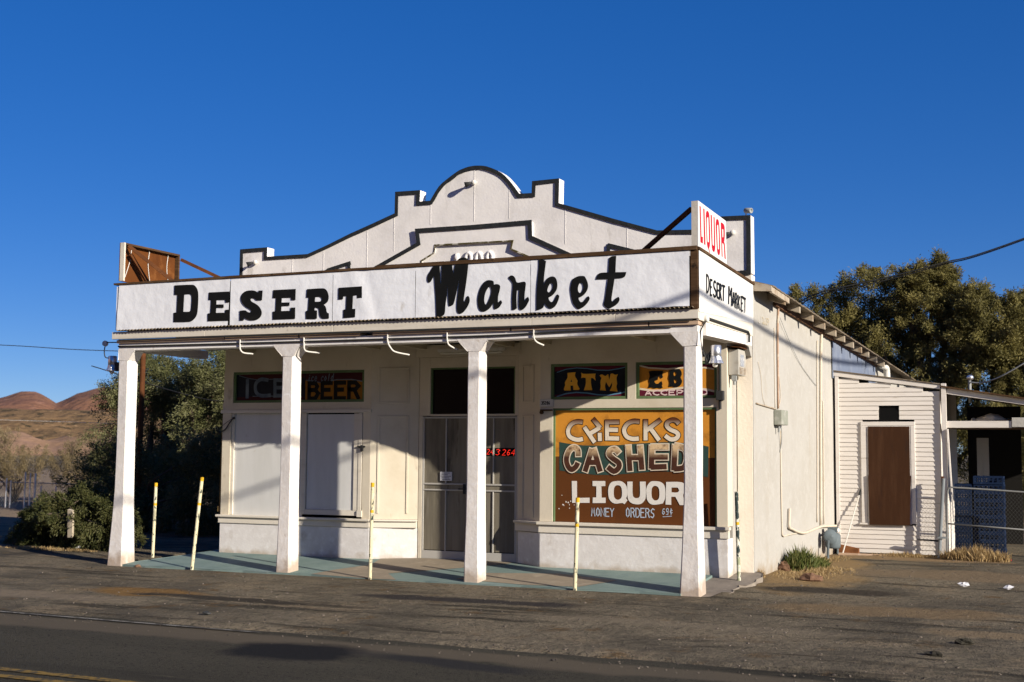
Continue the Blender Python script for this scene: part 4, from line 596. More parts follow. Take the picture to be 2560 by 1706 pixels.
for sx, (x0, x1) in enumerate([(-4.467, -3.751), (-3.736, -3.014)]):
    m = MB(); m.box(x0 + .03, x1 - .03, YD + .018, YD + .026, 0.206, 2.042); dr = m.build('door', screen, BLD); tag(dr, 'closed screened security door leaf, %s of the pair' % ('left' if sx == 0 else 'right'))
    m = MB()
    for a, b, z0, z1 in [(x0, x0 + .028, 0.197, 2.067), (x1 - .028, x1, 0.197, 2.067), (x0 + .028, x1 - .028, 2.042, 2.067), (x0 + .028, x1 - .028, 1.114, 1.137), (x0 + .028, x1 - .028, 1.031, 1.052), (x0 + .36, x0 + .38, 0.198, 1.029), (x0 + .36, x0 + .38, 1.139, 2.04)]: m.box(a, b, YD + .002, YD + .017, z0, z1)
    m.build('door_bar', gatew, dr, bevel=.003)
    m = MB(); m.box(x0, x1, YD + .002, YD + .028, 0.084, 0.195); m.build('kick_plate', gatew, dr, bevel=.004)
    m = MB(); hx = x1 - .05 if sx == 0 else x0 + .05; m.box(hx - .018, hx + .018, YD - .014, YD + .001, 0.992, 1.129); m.tube([(hx, YD - .01, 1.06), (hx, YD - .05, 1.06), (hx - .07 * (1 - 2 * sx), YD - .05, 1.06)], .009); m.build('handle', darkpipe, dr)
m = MB(); m.box(-4.555, -2.965, YD + .13, YD + .2, -0.019, 3.072); m.build('dark_backing', dark, BLD)
# main body: front wall returns, side walls, parapet
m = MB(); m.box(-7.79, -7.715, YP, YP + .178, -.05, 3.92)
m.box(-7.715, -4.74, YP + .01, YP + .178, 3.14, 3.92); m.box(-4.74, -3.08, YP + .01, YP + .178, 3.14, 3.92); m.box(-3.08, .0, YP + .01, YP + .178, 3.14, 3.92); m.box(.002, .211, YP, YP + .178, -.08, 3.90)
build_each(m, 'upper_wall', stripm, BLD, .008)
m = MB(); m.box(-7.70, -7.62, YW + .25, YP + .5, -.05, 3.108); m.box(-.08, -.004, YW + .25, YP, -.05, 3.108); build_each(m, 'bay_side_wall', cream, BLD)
N_ = 40; m = MB()
def Wz(s): return 3.78 - .055 * s
for i in range(N_):
    s0, s1 = 12.6 * i / N_, 12.6 * (i + 1) / N_
    for k in range(16):
        za0, za1 = -.1 + (Wz(s0) + .1) * k / 16, -.1 + (Wz(s0) + .1) * (k + 1) / 16; zb0, zb1 = -.1 + (Wz(s1) + .1) * k / 16, -.1 + (Wz(s1) + .1) * (k + 1) / 16
        f = lambda s, z: .007 * nz(s, z, 1, .7) + .003 * nz(s, z, 2, 2.5)
        m.add([FW(s0, za0, f(s0, za0)), FW(s1, zb0, f(s1, zb0)), FW(s1, zb1, f(s1, zb1)), FW(s0, za1, f(s0, za1))], [(0, 1, 2, 3)])
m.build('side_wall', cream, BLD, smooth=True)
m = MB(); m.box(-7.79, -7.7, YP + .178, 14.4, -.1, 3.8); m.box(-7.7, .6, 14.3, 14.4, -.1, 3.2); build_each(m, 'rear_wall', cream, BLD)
# parapet
PO = DATA['PO']; PO2 = [(-7.80, 3.92)] + [(max(a, -7.80), b) for a, b in PO[1:-1]] + [(.206, 3.92)]
def smooth_outline(pl, i0, i1, n=4):
    return pl[:i0] + [(q.x, q.y) for q in smooth_path([Vector((a, b)) for a, b in pl[i0:i1]], n)] + pl[i1:]
PO2 = smooth_outline(PO2, 12, 23, 3)
PO2 = [PO2[0]] + [(a, b) for a, b in PO2[1:]]
m = MB(); m.plate([PO2], FY(YP), -.178, 0, True); PAR = m.build('parapet', white, BLD, bevel=.006)
def inset_band(line, wd, closed=False):
    """strip of trim just inside an outline, running left to right along the top"""
    p = [Vector(q) for q in line]; ins = []
    for i in range(len(p)):
        t0 = (p[i] - p[i - 1]).normalized() if i else (p[1] - p[0]).normalized(); t1 = (p[i + 1] - p[i]).normalized() if i < len(p) - 1 else t0
        n0 = Vector((t0.y, -t0.x)); n1 = Vector((t1.y, -t1.x)); nn = (n0 + n1).normalized() if (n0 + n1).length > .05 else n0
        ins.append(p[i] + nn * wd / max(.5, nn.dot(n1)))
    return p, ins
def trim(line, wd, name, y, par, th=.016):
    p, q = inset_band(line, wd); m = MB(); n = len(p); fm = FY(y); rn = lambda: random.uniform(-.004, .004)
    q = [Vector((a.x + rn(), a.y + rn())) for a in q]
    m.v = [fm(a.x, a.y, 0) for a in p] + [fm(a.x, a.y, 0) for a in q] + [fm(a.x, a.y, th) for a in p] + [fm(a.x, a.y, th) for a in q]
    for i in range(n - 1):
        j = i + 1; m.f += [[2 * n + i, 3 * n + i, 3 * n + j, 2 * n + j], [i, 2 * n + i, 2 * n + j, j], [n + i, n + j, 3 * n + j, 3 * n + i]]; m.mi += [0] * 3
    m.f += [[0, n, 3 * n, 2 * n], [n - 1, 2 * n - 1, 4 * n - 1, 3 * n - 1]]; m.mi += [0, 0]
    return m.build(name, trimk, par)
trim(PO2[1:-1] + [(.200, 3.90)], .052, 'trim', YP - .001, PAR)
trim([(-7.80, 3.95), (-7.798, 4.66)], .05, 'trim', YP - .0015, PAR, .018)
m = MB(); m.box(.06, .15, YP - .02, YP - .004, 3.90, 3.96); m.box(-.2, .05, YP - .02, YP - .004, 3.915, 3.955); build_each(m, 'trim', trimk, PAR)
trim([(-5.62, 4.14), (-5.417, 4.268), (-4.694, 4.594), (-4.725, 4.802), (-3.8, 4.80), (-2.885, 4.814), (-2.877, 4.59), (-2.0, 4.17)], .055, 'trim', YP - .03, PAR, .02)
m = MB(); m.plate([[(-5.66, 3.95), (-5.64, 4.10), (-5.417, 4.24), (-4.70, 4.56), (-4.725, 4.78), (-2.885, 4.79), (-2.877, 4.57), (-1.97, 4.14), (-1.97, 3.95)], [(-4.62, 3.97), (-4.62, 4.33), (-4.417, 4.43), (-4.40, 4.545), (-3.17, 4.538), (-3.20, 4.425), (-2.93, 4.30), (-2.93, 3.97)]], FY(YP), -.0, .03); PED = m.build('pediment', white, PAR, bevel=.005)
m = MB(); m.plate([[(-4.63, 3.96), (-4.63, 4.335), (-4.425, 4.437), (-4.408, 4.556), (-3.16, 4.548), (-3.19, 4.43), (-2.915, 4.305), (-2.915, 3.96), (-2.935, 3.96), (-2.935, 4.29), (-3.215, 4.415), (-3.185, 4.53), (-4.39, 4.537), (-4.405, 4.425), (-4.61, 4.32), (-4.61, 3.96)]], FY(YP - .031), 0, .006); m.build('panel_line', mat('olive_line', (.075, .06, .02), .8, [((.45, .42, .36), 9, .52, .58)]), PAR)
trim([(-6.36, 4.20), (-6.209, 4.30), (-5.825, 4.389)], .05, 'trim', YP - .001, PAR); m = MB(); m.box(-5.865, -5.822, YP - .02, YP - .002, 4.1, 4.375); m.build('trim', trimk, PAR)
m = MB(); m.box(-1.78, -1.735, YP - .02, YP - .002, 4.1, 4.40); m.build('trim', trimk, PAR); trim([(-1.758, 4.425), (-1.379, 4.315), (-1.2, 4.24)], .05, 'trim', YP - .001, PAR)
# raised date 1908 in round-nosed relief
def relief(txt, x0, z0, x1, z1, r, par):
    st = (x1 - x0) / len(txt); m = MB()
    for i, ch in enumerate(txt):
        for stroke in G[ch].split('|'):
            p = [Vector((x0 + st * i + int(q[0]) / 9 * st * .66, YP - .01, z0 + int(q[1]) / 9 * (z1 - z0))) for q in stroke.split()]
            m.tube(smooth_path(p, 3), r, 8)
    return m.build('year_relief', white, par, smooth=True)
relief('1908', -4.10, 4.06, -3.42, 4.40, .030, PAR)
# panel seams of the parapet skin: thin cover strips
m = MB()
for x, z0, z1 in [(-6.85, 3.95, 4.47), (-6.3, 3.95, 4.56), (-5.55, 4.25, 4.83), (-5.1, 4.5, 4.99), (-4.5, 4.86, 5.14), (-3.8, 4.86, 5.6), (-3.25, 4.86, 5.31), (-2.4, 4.45, 4.93), (-1.5, 4.0, 4.63)]: m.box(x, x + .012, YP - .003, YP - .0005, z0, z1)
build_each(m, 'cover_strip', white, PAR)
# roof, eave and rafter tails on the long side
SR = [(.06, 3.755), (3.764, 3.534), (8.303, 3.275), (12.3, 3.05)]
m = MB()
for i in range(len(SR) - 1):
    (s0, z0), (s1, z1) = SR[i], SR[i + 1]; n = int((s1 - s0) / .11)
    for k in range(n):
        a0 = s0 + (s1 - s0) * k / n; a1 = s0 + (s1 - s0) * (k + 1) / n; za = z0 + (z1 - z0) * k / n; zb = z0 + (z1 - z0) * (k + 1) / n
        c0 = .008 * (k % 2); c1 = .008 * ((k + 1) % 2); j = .004 * nz(a0, 0, 0, 3)
        e0 = FW(a0, za + c0 + j, .26); e1 = FW(a1, zb + c1 + j, .26); r0 = (-3.8, e0[1], za + 1.15); r1 = (-3.8, e1[1], zb + 1.15)
        m.add([e0, e1, r1, r0, (e0[0], e0[1], e0[2] - .02), (e1[0], e1[1], e1[2] - .02), (r1[0], r1[1], r1[2] - .02), (r0[0], r0[1], r0[2] - .02)], [(0, 1, 2, 3), (4, 7, 6, 5), (0, 4, 5, 1), (0, 3, 7, 4)])
m.add([(-3.8, 2.1, 4.9), (-3.8, 14.4, 4.2), (-8.1, 14.4, 3.05), (-8.1, 2.1, 3.75)], [(0, 1, 2, 3)])
RF = m.build('roof', roofm, BLD)
m = MB(); m.hexa([FW(.02, 3.69, .005), FW(.02, 3.675, .25), FW(.06, 3.675, .25), FW(.06, 3.69, .005), FW(.02, 3.82, .005), FW(.02, 3.745, .25), FW(.06, 3.745, .25), FW(.06, 3.82, .005)]); m.build('barge_board', rafterm, RF)
m = MB(); m.hexa([FW(.06, 3.66, .215), FW(.95, 3.61, .215), FW(.95, 3.61, .25), FW(.06, 3.66, .25), FW(.06, 3.735, .215), FW(.95, 3.685, .215), FW(.95, 3.685, .25), FW(.06, 3.735, .25)]); m.build('eave_board', rafterm, RF)
for s, z in [(.796, 3.626), (1.623, 3.595), (2.403, 3.549), (3.167, 3.499), (3.933, 3.453), (4.579, 3.415), (5.262, 3.368), (5.923, 3.333), (6.551, 3.298), (7.285, 3.259), (8.0, 3.22)]:
    m = MB(); s -= .03; z += .005
    m.hexa([FW(s, z + .03, -.02), FW(s, z - .055, .232), FW(s + .06, z - .058, .232), FW(s + .06, z + .027, -.02), FW(s, z + .15, -.02), FW(s, z + .045, .232), FW(s + .06, z + .042, .232), FW(s + .06, z + .147, -.02)])
    m.build('rafter', rafterm, RF, bevel=.004)
m = MB()
m.hexa([FW(1.03, 3.60, .012), FW(8.3, 3.20, .012), FW(8.3, 3.20, .05), FW(1.03, 3.60, .05), FW(1.03, 3.66, .012), FW(8.3, 3.26, .012), FW(8.3, 3.26, .05), FW(1.03, 3.66, .05)]); m.build('ledger_board', ledgerm, RF)
m = MB(); m.hexa([FW(4.63, 2.80, .012), FW(8.25, 2.80, .012), FW(8.25, 2.80, .022), FW(4.63, 2.80, .022), FW(4.63, 3.50, .012), FW(8.25, 3.3, .012), FW(8.25, 3.3, .022), FW(4.63, 3.50, .022)]); m.build('wall_patch', bluegrey, BLD)
m = MB()   # surviving ghost letters on the plaster
word(m, 'LIQUOR', .27, 3.30, .83, 3.395, .010, FW, .010); m.build('ghost_lettering', mat('ghost_paint', (.44, .36, .22), .9, [((.57, .53, .47), 12, .45, .55)]), BLD)
# ------------------------------------------------------------------ signs on the porch roof
FSG = thing('sign_board', (-4.3, -.07, 3.26), 'long white sign over the porch front reading DESERT Market in black', 'sign')
edges = [-8.512, -6.58, -4.941, -3.706, -2.098, -.072]
def ztop(x): return 3.919 + (x + 8.512) / 8.44 * .039
def zbot(x): return 3.270 + (x + 8.545) / 8.47 * .034
for i in range(5):
    m = MB(); x0, x1 = edges[i] + .003, edges[i + 1] - .003; nx_ = int((x1 - x0) / .05); nz_ = 12
    for k in range(nx_ + 1):
        for j in range(nz_ + 1):
            x = x0 + (x1 - x0) * k / nx_; t = j / nz_; z = zbot(x) + (ztop(x) - zbot(x)) * t
            y = -.070 - .0025 * nz(x, z, i, 1.6) - .0015 * nz(x, z, i + 3, 5)
            wr = math.exp(-((x + 4.52 + (z - 3.6) * .35) / .10) ** 2) - .8 * math.exp(-((x + 4.36 + (z - 3.6) * .35) / .08) ** 2); y -= .006 * wr
            if i == 0: x -= .03 * (1 - t)
            if j == 0: z += .008 * nz(x, 0, i, 6)
            e = min(k, nx_ - k) / nx_; y -= .006 * max(0, 1 - e * 14) * nz(z, i, 2, 3)
            m.v.append((x, y, z))
    for k in range(nx_):
        for j in range(nz_): a = k * (nz_ + 1) + j; m.f.append([a, a + nz_ + 1, a + nz_ + 2, a + 1]); m.mi.append(0)
    m.build('panel', sheetm, FSG, smooth=True)
for g, nm in list(zip(DATA['D1'], 'DESERT')) + list(zip(DATA['M1'], 'Market')):
    m = MB(); m.plate(g, FY(-.0772), 0, .0012); m.build('letter', black, FSG)
m = MB()   # timber backing, split top rail, corner post
m.box(-8.50, -.075, -.045, -.012, 3.285, 3.90); m.build('backing', brownw, FSG)
m = MB(); x = -8.60
while x < .0:
    x1 = min(x + random.uniform(.5, 1.1), .02); za, zb = ztop(x) + .012, ztop(x1) + .012; h = .04 if x > -4.6 else .022
    m.hexa([(x, -.085, za - .006), (x1 - .002, -.085, zb - .006), (x1 - .002, .02, zb - .006), (x, .02, za - .006), (x, -.085, za + h + random.uniform(-.004, .004)), (x1 - .002, -.085, zb + h + random.uniform(-.004, .004)), (x1 - .002, .02, zb + h), (x, .02, za + h)]); x = x1
m.build('top_rail', brownw, FSG)
m = MB(); m.box(-.066, .026, -.066, .0, 3.262, 3.965); m.build('corner_post', brownw, FSG, bevel=.005)
m = MB(); m.box(-8.56, -8.53, -.06, 1.8, 3.28, 3.9); m.build('return_panel', sheetm, FSG)
# corrugated flashing under the sign
m = MB(); n = 900
for i in range(n + 1):
    x = -8.53 + 8.53 * i / n; z = 3.270 + (x + 8.53) / 8.53 * .022 + .011 * math.sin(x / .0565 * 2 * math.pi) + .004 * nz(x, 0, 0, 2); k = .008 * nz(x, 3, 0, 5)
    m.v += [(x, -.105 + k, z - .006), (x, .0, z + .012)]
    if i: b = 2 * i - 2; m.f.append([b, b + 2, b + 3, b + 1]); m.mi.append(0)
m.build('corrugated_flashing', mat('old_tin', (.22, .17, .11), .7, [((.05, .038, .025), 5, .4, .6), ((.5, .46, .38), 9, .58, .7)]), FSG, smooth=True)
m = MB(); m.box(-8.52, -.07, -.056, -.012, 3.262, 3.283); m.build('shadow_gap', dark, FSG)  # solid near-black strip paints the shade between sign and frieze
SSG = thing('sign_board', (.13, .9, 3.25), 'white end sign around the porch corner with small black DESERT MARKET lettering', 'sign')
m = MB(); n = 20
for i in range(n + 1):
    s = .012 + 1.905 * i / n; zt = 3.965 - .105 * s if s < 1.95 else 3.78; zb_ = 3.236 + .014 * s
    for j in range(7): m.v.append(FS(s, zb_ + (zt - zb_) * j / 6, .004 + .004 * nz(s, j * .1, 2, 2)))
for i in range(n):
    for j in range(6): a = i * 7 + j; m.f.append([a, a + 7, a + 8, a + 1]); m.mi.append(0)
m.build('panel', sidesheet, SSG, smooth=True)
m = MB(); m.hexa([FS(.03, 3.24, -.03), FS(1.9, 3.27, -.03), FS(1.9, 3.27, -.002), FS(.03, 3.24, -.002), FS(.03, 3.95, -.03), FS(1.9, 3.75, -.03), FS(1.9, 3.75, -.002), FS(.03, 3.95, -.002)]); m.build('backing', brownw, SSG)
m = MB()
for k, q in enumerate(DATA['SD']): m.ribbon(q, .026, FS, .012 + .0002 * k, ext=.004)
m.build('lettering', black, SSG)
m = MB(); m.hexa([FS(.0, 3.967, -.05), FS(1.94, 3.765, -.05), FS(1.94, 3.765, .02), FS(.0, 3.967, .02), FS(.0, 4.0, -.05), FS(1.94, 3.795, -.05), FS(1.94, 3.795, .02), FS(.0, 4.0, .02)]); m.build('top_rail', brownw, SSG)
def liquor(name_loc, label, right):
    T = thing('sign_board', name_loc, label, 'sign')
    if right:
        lw = .08; qs = [(.004, 4.006), (.957, 3.914), (.926, 4.452), (.004, 4.549)]
        fm = FS
    else:
        fm = lambda a, b, d: (-8.52 + d, -.06 + a, b); qs = [(.0, 3.985), (1.26, 3.985), (1.26, 4.54), (.0, 4.54)]
    d0, d1 = (-.012, .0) if right else (-.012, 0)
    m = MB(); m.plate([qs], fm, d0, d1, True); m.build('panel', sidesheet if right else rustpanel, T)
    fr = MB(); a0, a1 = qs[0][0], qs[1][0]
    di, do = (-.085, -.0125) if right else (.001, .072)
    fr.hexa([fm(a0, qs[0][1], di), fm(a0 + .03, qs[0][1], di), fm(a0 + .03, qs[0][1], do), fm(a0, qs[0][1], do), fm(a0, qs[3][1], di), fm(a0 + .03, qs[3][1], di), fm(a0 + .03, qs[3][1], do), fm(a0, qs[3][1], do)])
    fr.build('end_board', woodw, T)
    fr = MB()
    fr.hexa([fm(a0 + .031, qs[3][1] - .03, di), fm(a1, qs[2][1] - .03, di), fm(a1, qs[2][1] - .03, do), fm(a0 + .031, qs[3][1] - .03, do), fm(a0 + .031, qs[3][1], di), fm(a1, qs[2][1], di), fm(a1, qs[2][1], do), fm(a0 + .031, qs[3][1], do)])
    fr.hexa([fm(a1 - .03, qs[1][1], di), fm(a1, qs[1][1], di), fm(a1, qs[1][1], do), fm(a1 - .03, qs[1][1], do), fm(a1 - .03, qs[2][1] - .031, di), fm(a1, qs[2][1] - .031, di), fm(a1, qs[2][1] - .031, do), fm(a1 - .03, qs[2][1] - .031, do)])
    fr.build('frame', brownw, T)
    if right:
        m = MB()
        for g in DATA['LQ']: m.plate(g, FS, .0, .003)
        m.build('lettering', red, T)
        br = [((-.07, .02, 4.47), (-.86, .34, 3.98))]
    else:
        br = [((-8.44, .02, 4.50), (-7.90, .42, 3.98)), ((-8.44, 1.22, 4.46), (-7.25, 1.5, 3.90)), ((-8.44, .06, 4.38), (-8.40, .48, 3.95))]
        m = MB()
        for a, zz in [(.22, 4.5), (.62, 4.52), (1.05, 4.5)]: m.tube(smooth_path([fm(a, 4.52, .02), fm(a - .02, 4.3, .012), fm(a + .03 * (1 if a > .5 else -4), 4.05, .012)], 4), .006, 5)
        m.build('loose_wire', whitepipe, T)
    for p, q in br:
        m = MB(); p_, q_ = Vector(p), Vector(q); t = (q_ - p_).normalized(); sdv = t.cross(Vector((0, 0, 1))).normalized(); u_ = sdv.cross(t)
        wv = [(-.022, -.022), (.022, -.022), (.022, .026), (-.022, .026)]
        m.v = [tuple(p_ + sdv * a + u_ * b) for a, b in wv] + [tuple(q_ + sdv * a + u_ * b) for a, b in wv]; m.f = [[0, 1, 5, 4], [1, 2, 6, 5], [2, 3, 7, 6], [3, 0, 4, 7], [3, 2, 1, 0], [4, 5, 6, 7]]; m.mi = [0] * 6
        m.build('brace', rustm, T)
    return T
liquor((.08, .4, 3.99), 'upright white sign with red LIQUOR lettering above the porch corner', True)
liquor((-8.5, .4, 3.98), 'upright sign seen from behind, rusty brown back with braces', False)
# ------------------------------------------------------------------ fixtures on the building
def add(name, m, mt, label, cat, group=None, **k):
    return tag(m.build(name, mt, **k), label, cat, group)
# lamp arms under the beam
def arm(pts, lab, r=.011):
    m = MB(); m.tube(smooth_path(pts, 5), r, 8); add('lamp_arm', m, whitepipe, lab, 'pipe arm', 'bent lamp arms under the porch beam', smooth=True)
arm([(-6.436, -.02, 3.10), (-6.435, -.02, 3.02), (-6.433, -.015, 2.95), (-6.40, .02, 2.905), (-6.30, .10, 2.895)], 'short white bent pipe under the beam between the first two pillars from the left')
arm([(-5.41, -.02, 3.10), (-5.408, -.02, 3.0), (-5.405, -.01, 2.93), (-5.38, .03, 2.90), (-5.24, .12, 2.885)], 'white bent pipe hanging beside the head of the second pillar from the left')
arm([(-4.131, -.02, 3.12), (-4.131, -.02, 3.0), (-4.10, .0, 2.92), (-4.05, .04, 2.865), (-3.90, .15, 2.83)], 'long hooked white pipe under the beam left of the entrance')
arm([(-3.27, -.02, 3.10), (-3.268, -.02, 3.0), (-3.25, .0, 2.93), (-3.17, .08, 2.875)], 'bent white pipe under the beam just left of the third pillar from the left')
arm([(-2.075, -.02, 3.11), (-2.074, -.02, 3.0), (-2.05, .01, 2.94), (-1.98, .08, 2.90)], 'bent white pipe under the beam right of the third pillar from the left')
m = MB(); cpts = [(-8.54, -.016, 3.045)] + [(x, -.016 - .004 * nz(x, 1), 3.043 - .012 * math.sin((x + 8.4) * .37) + (.02 if x > -2 else 0)) for x in [-7.5, -6.5, -5.6, -4.6, -3.6, -2.6, -1.6]] + [(-.3, -.016, 3.075)]
m.tube(smooth_path(cpts, 5), .011, 8); add('conduit', m, darkpipe, 'long thin dark conduit running along the porch beam', 'conduit', smooth=True)
m = MB(); m.tube([(-8.50, -.055, 3.13), (-6, -.055, 3.128), (-3, -.055, 3.126), (-.05, -.055, 3.14)], .009, 6); add('conduit', m, darkpipe, 'thin dark pipe tucked under the white frieze board', 'conduit')
# security lamps
def seclamp(o, sgn, label):
    T = thing('security_lamp', o, label, 'lamp'); o = Vector(o)
    m = MB(); m.lathe(o, [(0, .125), (.05, .125), (.062, .12), (.064, .0), (.060, -.005)], 20); m.build('housing', galv, T, smooth=True)
    m = MB()
    n = 28
    for i, (r, h) in enumerate([(.062, -.006), (.070, -.05), (.088, -.085), (.090, -.09)]):
        for k in range(n): rr = r * (1 + (.035 if k % 2 else -.035) * (i > 0)); m.v.append((o.x + rr * math.cos(2 * math.pi * k / n), o.y + rr * math.sin(2 * math.pi * k / n), o.z + h))
    for i in range(3):
        for k in range(n): k2 = (k + 1) % n; m.f.append([i * n + k, i * n + k2, i * n + n + k2, i * n + n + k]); m.mi.append(0)
    m.build('reflector', galv, T)
    m = MB(); m.ell((o.x - .01, o.y, o.z - .10), (.034, .034, .04), 12, 8); m.build('bulb', mat('bulb_glass', (.75, .72, .62), .25, spec=.6), T, smooth=True)
    m = MB(); m.tube([(o.x, o.y, o.z + .02), (o.x + sgn * .16, o.y, o.z + .01)], .016, 8); m.box(o.x + sgn * .10 - .03, o.x + sgn * .10 + .03, o.y - .03, o.y + .03, o.z - .10, o.z + .03); m.build('bracket', darkpipe, T, bevel=.004)
    return T
seclamp((.153, .25, 2.735), -1, 'chrome security lamp with round bulb on the pillar nearest the corner')
seclamp((-8.775, .15, 2.80), 1, 'chrome security lamp on the outer side of the leftmost pillar')
def jbox(o, ax, label):
    m = MB(); m.lathe(o, [(0, .02), (.036, .02), (.042, .012), (.042, -.02), (0, -.02)], 18, ax); add('junction_box', m, whitepipe, label, 'junction box', bevel=0)
jbox(FS(.21, 3.168, .02), (SN.x, SN.y, 0), 'round white junction box with dark cables at the porch corner')
jbox((-8.88, .1, 3.105), (.2, -.97, .1), 'round white junction box above the leftmost pillar\'s lamp')
m = MB(); m.tube([FS(.26, 3.178, .02), FS(1.66, 3.132, .02), FS(1.70, 3.10, .02), FS(1.70, 3.0, .02)], .015, 8); add('conduit', m, darkpipe, 'dark pipe along the side of the porch from the junction box', 'conduit')
m = MB(); m.tube(smooth_path([FS(.19, 3.14, .02), (.01, .10, 3.02), (.0, .16, 2.86), (.03, .20, 2.74), (.06, .22, 2.66), (.07, .22, 2.74), (.10, .24, 2.80)], 6), .0085, 7); add('cable', m, darkpipe, 'black cable drooping from the corner junction box to the lamp', 'cable', smooth=True)
m = MB(); m.tube(smooth_path([(-8.88, .1, 3.06), (-8.89, .1, 2.98), (-8.86, .1, 2.90), (-8.80, .14, 2.9)], 6), .008, 7); m.tube([(-8.87, .1, 3.12), (-8.60, .05, 3.11)], .008, 6); add('cable', m, darkpipe, 'black cable looping from the left junction box down to the chrome lamp', 'cable', smooth=True)
# cooler style control box at the end of the shop front
T = thing('utility_box', (.08, 1.6, 2.57), 'beige metal box with vents and label under the porch side beam', 'utility box')
m = MB(); m.box(.004, .135, 1.42, 1.80, 2.575, 2.90); m.build('casing', mat('box_metal', (.42, .40, .355), .55, [((.30, .27, .22), 5, .5, .7)]), T, bevel=.006)
m = MB(); m.box(.136, .139, 1.50, 1.70, 2.69, 2.84); m.build('label_plate', mat('label_grey', (.28, .30, .33), .5, [((.5, .5, .5), 30, .5, .6)]), T)
m = MB()
for k in range(5): m.box(.136, .142, 1.46, 1.76, 2.59 + k * .018, 2.60 + k * .018)
m.build('vent_slat', rafterm, T)
m = MB(); m.hexa([(-.02, 1.36, 2.935), (.17, 1.36, 2.915), (.17, 1.83, 2.915), (-.02, 1.83, 2.935), (-.02, 1.36, 2.945), (.17, 1.36, 2.925), (.17, 1.83, 2.925), (-.02, 1.83, 2.945)]); m.build('rain_hood', rustm, T)
m = MB(); m.box(.04, .10, 1.43, 1.47, 2.50, 2.574); m.tube([(.07, 1.45, 2.5), (.07, 1.45, 2.45)], .018); m.build('spout', greym, T)
T = thing('wall_conduit', (-.085, 1.33, 2.13), 'dark vertical conduit with small black switch box beside the EBT window', 'conduit')
m = MB(); m.tube([(-.085, 1.335, 2.86), (-.085, 1.335, 2.14)], .018, 8); m.build('pipe', darkpipe, T)
m = MB(); m.box(-.125, -.03, 1.27, 1.35, 2.25, 2.37); m.build('switch_box', darkpipe, T, bevel=.006)
# small floodlights on the parapet, camera
def plamp(x, z, lab):
    T = thing('parapet_lamp', (x, YP - .03, z), lab, 'lamp', 'small parapet lamps')
    m = MB(); m.ell((x, YP - .035, z), (.038, .035, .038), 10, 7); m.build('base', whitepipe, T, smooth=True)
    m = MB(); m.lathe((x - .02, YP - .06, z - .005), [(.012, 0), (.02, .02), (.042, .10), (.036, .10)], 12, (-.75, -.45, -.35)); m.build('shade', darkpipe, T, smooth=True)
plamp(-7.50, 4.455, 'small lamp on the left end block of the parapet'); plamp(-3.79, 5.415, 'small lamp near the top of the parapet arch'); plamp(-.03, 4.46, 'small lamp on the right end of the parapet behind the LIQUOR sign')
T = thing('security_camera', (.16, 1.9, 4.68), 'small grey security camera on the right end of the parapet', 'camera')
m = MB(); m.lathe((.11, 1.93, 4.765), [(0, 0), (.032, 0), (.036, .01), (.036, .11), (.028, .115), (.026, .095), (0, .095)], 14, (.85, -.5, -.15)); m.build('body', greym, T, smooth=True)
m = MB(); m.tube([(.12, 1.93, 4.68), (.12, 1.93, 4.735), (.13, 1.92, 4.75)], .009); m.build('mount', greym, T)
# fluorescent fixture above the doors
T = thing('tube_light', (-3.63, 1.45, 2.93), 'unlit fluorescent tube fixture above the entrance doors', 'light fixture')
m = MB(); m.box(-4.135, -3.135, 1.41, 1.49, 2.963, 3.005); m.build('housing', whitepipe, T, bevel=.004)
m = MB(); m.tube([(-4.10, 1.43, 2.943), (-3.17, 1.43, 2.943)], .014, 10); m.tube([(-4.10, 1.47, 2.943), (-3.17, 1.47, 2.943)], .014, 10); m.build('tube', mat('tube_glass', (.62, .60, .52), .3), T)
m = MB(); [m.tube([(x, 1.45, 2.99), (x, 1.45, 3.11)], .006) for x in (-4.03, -3.24)]; m.build('hanger', whitepipe, T)
# things at the doors
T = thing('door_notice', (-4.09, 1.63, 1.17), 'small white paper notice taped to the left door screen', 'notice')
m = MB(); m.box(-4.18, -3.996, 1.627, 1.631, 1.171, 1.294); m.build('sheet', paper, T)
m = MB()
for k, (a, b) in enumerate([(.02, .15), (.02, .12), (.01, .17), (.02, .14), (.03, .16)]): m.box(-4.18 + a, -4.18 + b, 1.6255, 1.6265, 1.274 - k * .022, 1.281 - k * .022)
m.build('print_line', inkm, T)
T = thing('led_display', (-3.23, 1.64, 1.53), 'red glowing LED number display behind the right door screen', 'display')
m = MB(); m.box(-3.476, -3.024, 1.641, 1.6475, 1.5215, 1.6315); m.build('backing', dark, T)
m = MB(); word(m, '24', -3.471, 1.546, -3.358, 1.615, .0075, FY(1.6405), .001, slant=.2); word(m, '3', -3.334, 1.536, -3.25, 1.615, .0075, FY(1.6405), .001, slant=.2); word(m, '264', -3.235, 1.534, -3.034, 1.613, .0075, FY(1.6405), .001, slant=.2)
m.build('digit', mat('led_red', (.2, .01, .01), .5, emit=((1, .03, .015), .8)), T)
T = thing('number_plate', (-2.47, 1.34, 2.2), 'small address plate numbered 35396 left of the ATM window', 'number plate')
m = MB(); m.box(-2.555, -2.36, 1.335, 1.353, 2.185, 2.285); m.build('plate', mat('plate_grey', (.50, .49, .46), .7), T, bevel=.003)
m = MB(); word(m, '35396', -2.525, 2.215, -2.40, 2.255, .009, FY(1.3345), .0004); m.build('digit', black, T)
m = MB(); m.box(-2.545, -2.37, 1.325, 1.35, 2.128, 2.150); m.lathe((-2.525, 1.35, 2.11), [(0, 0), (.025, 0), (.025, .03), (0, .03)], 12, (0, -1, 0)); m.build('hook_rail', brownw, T)
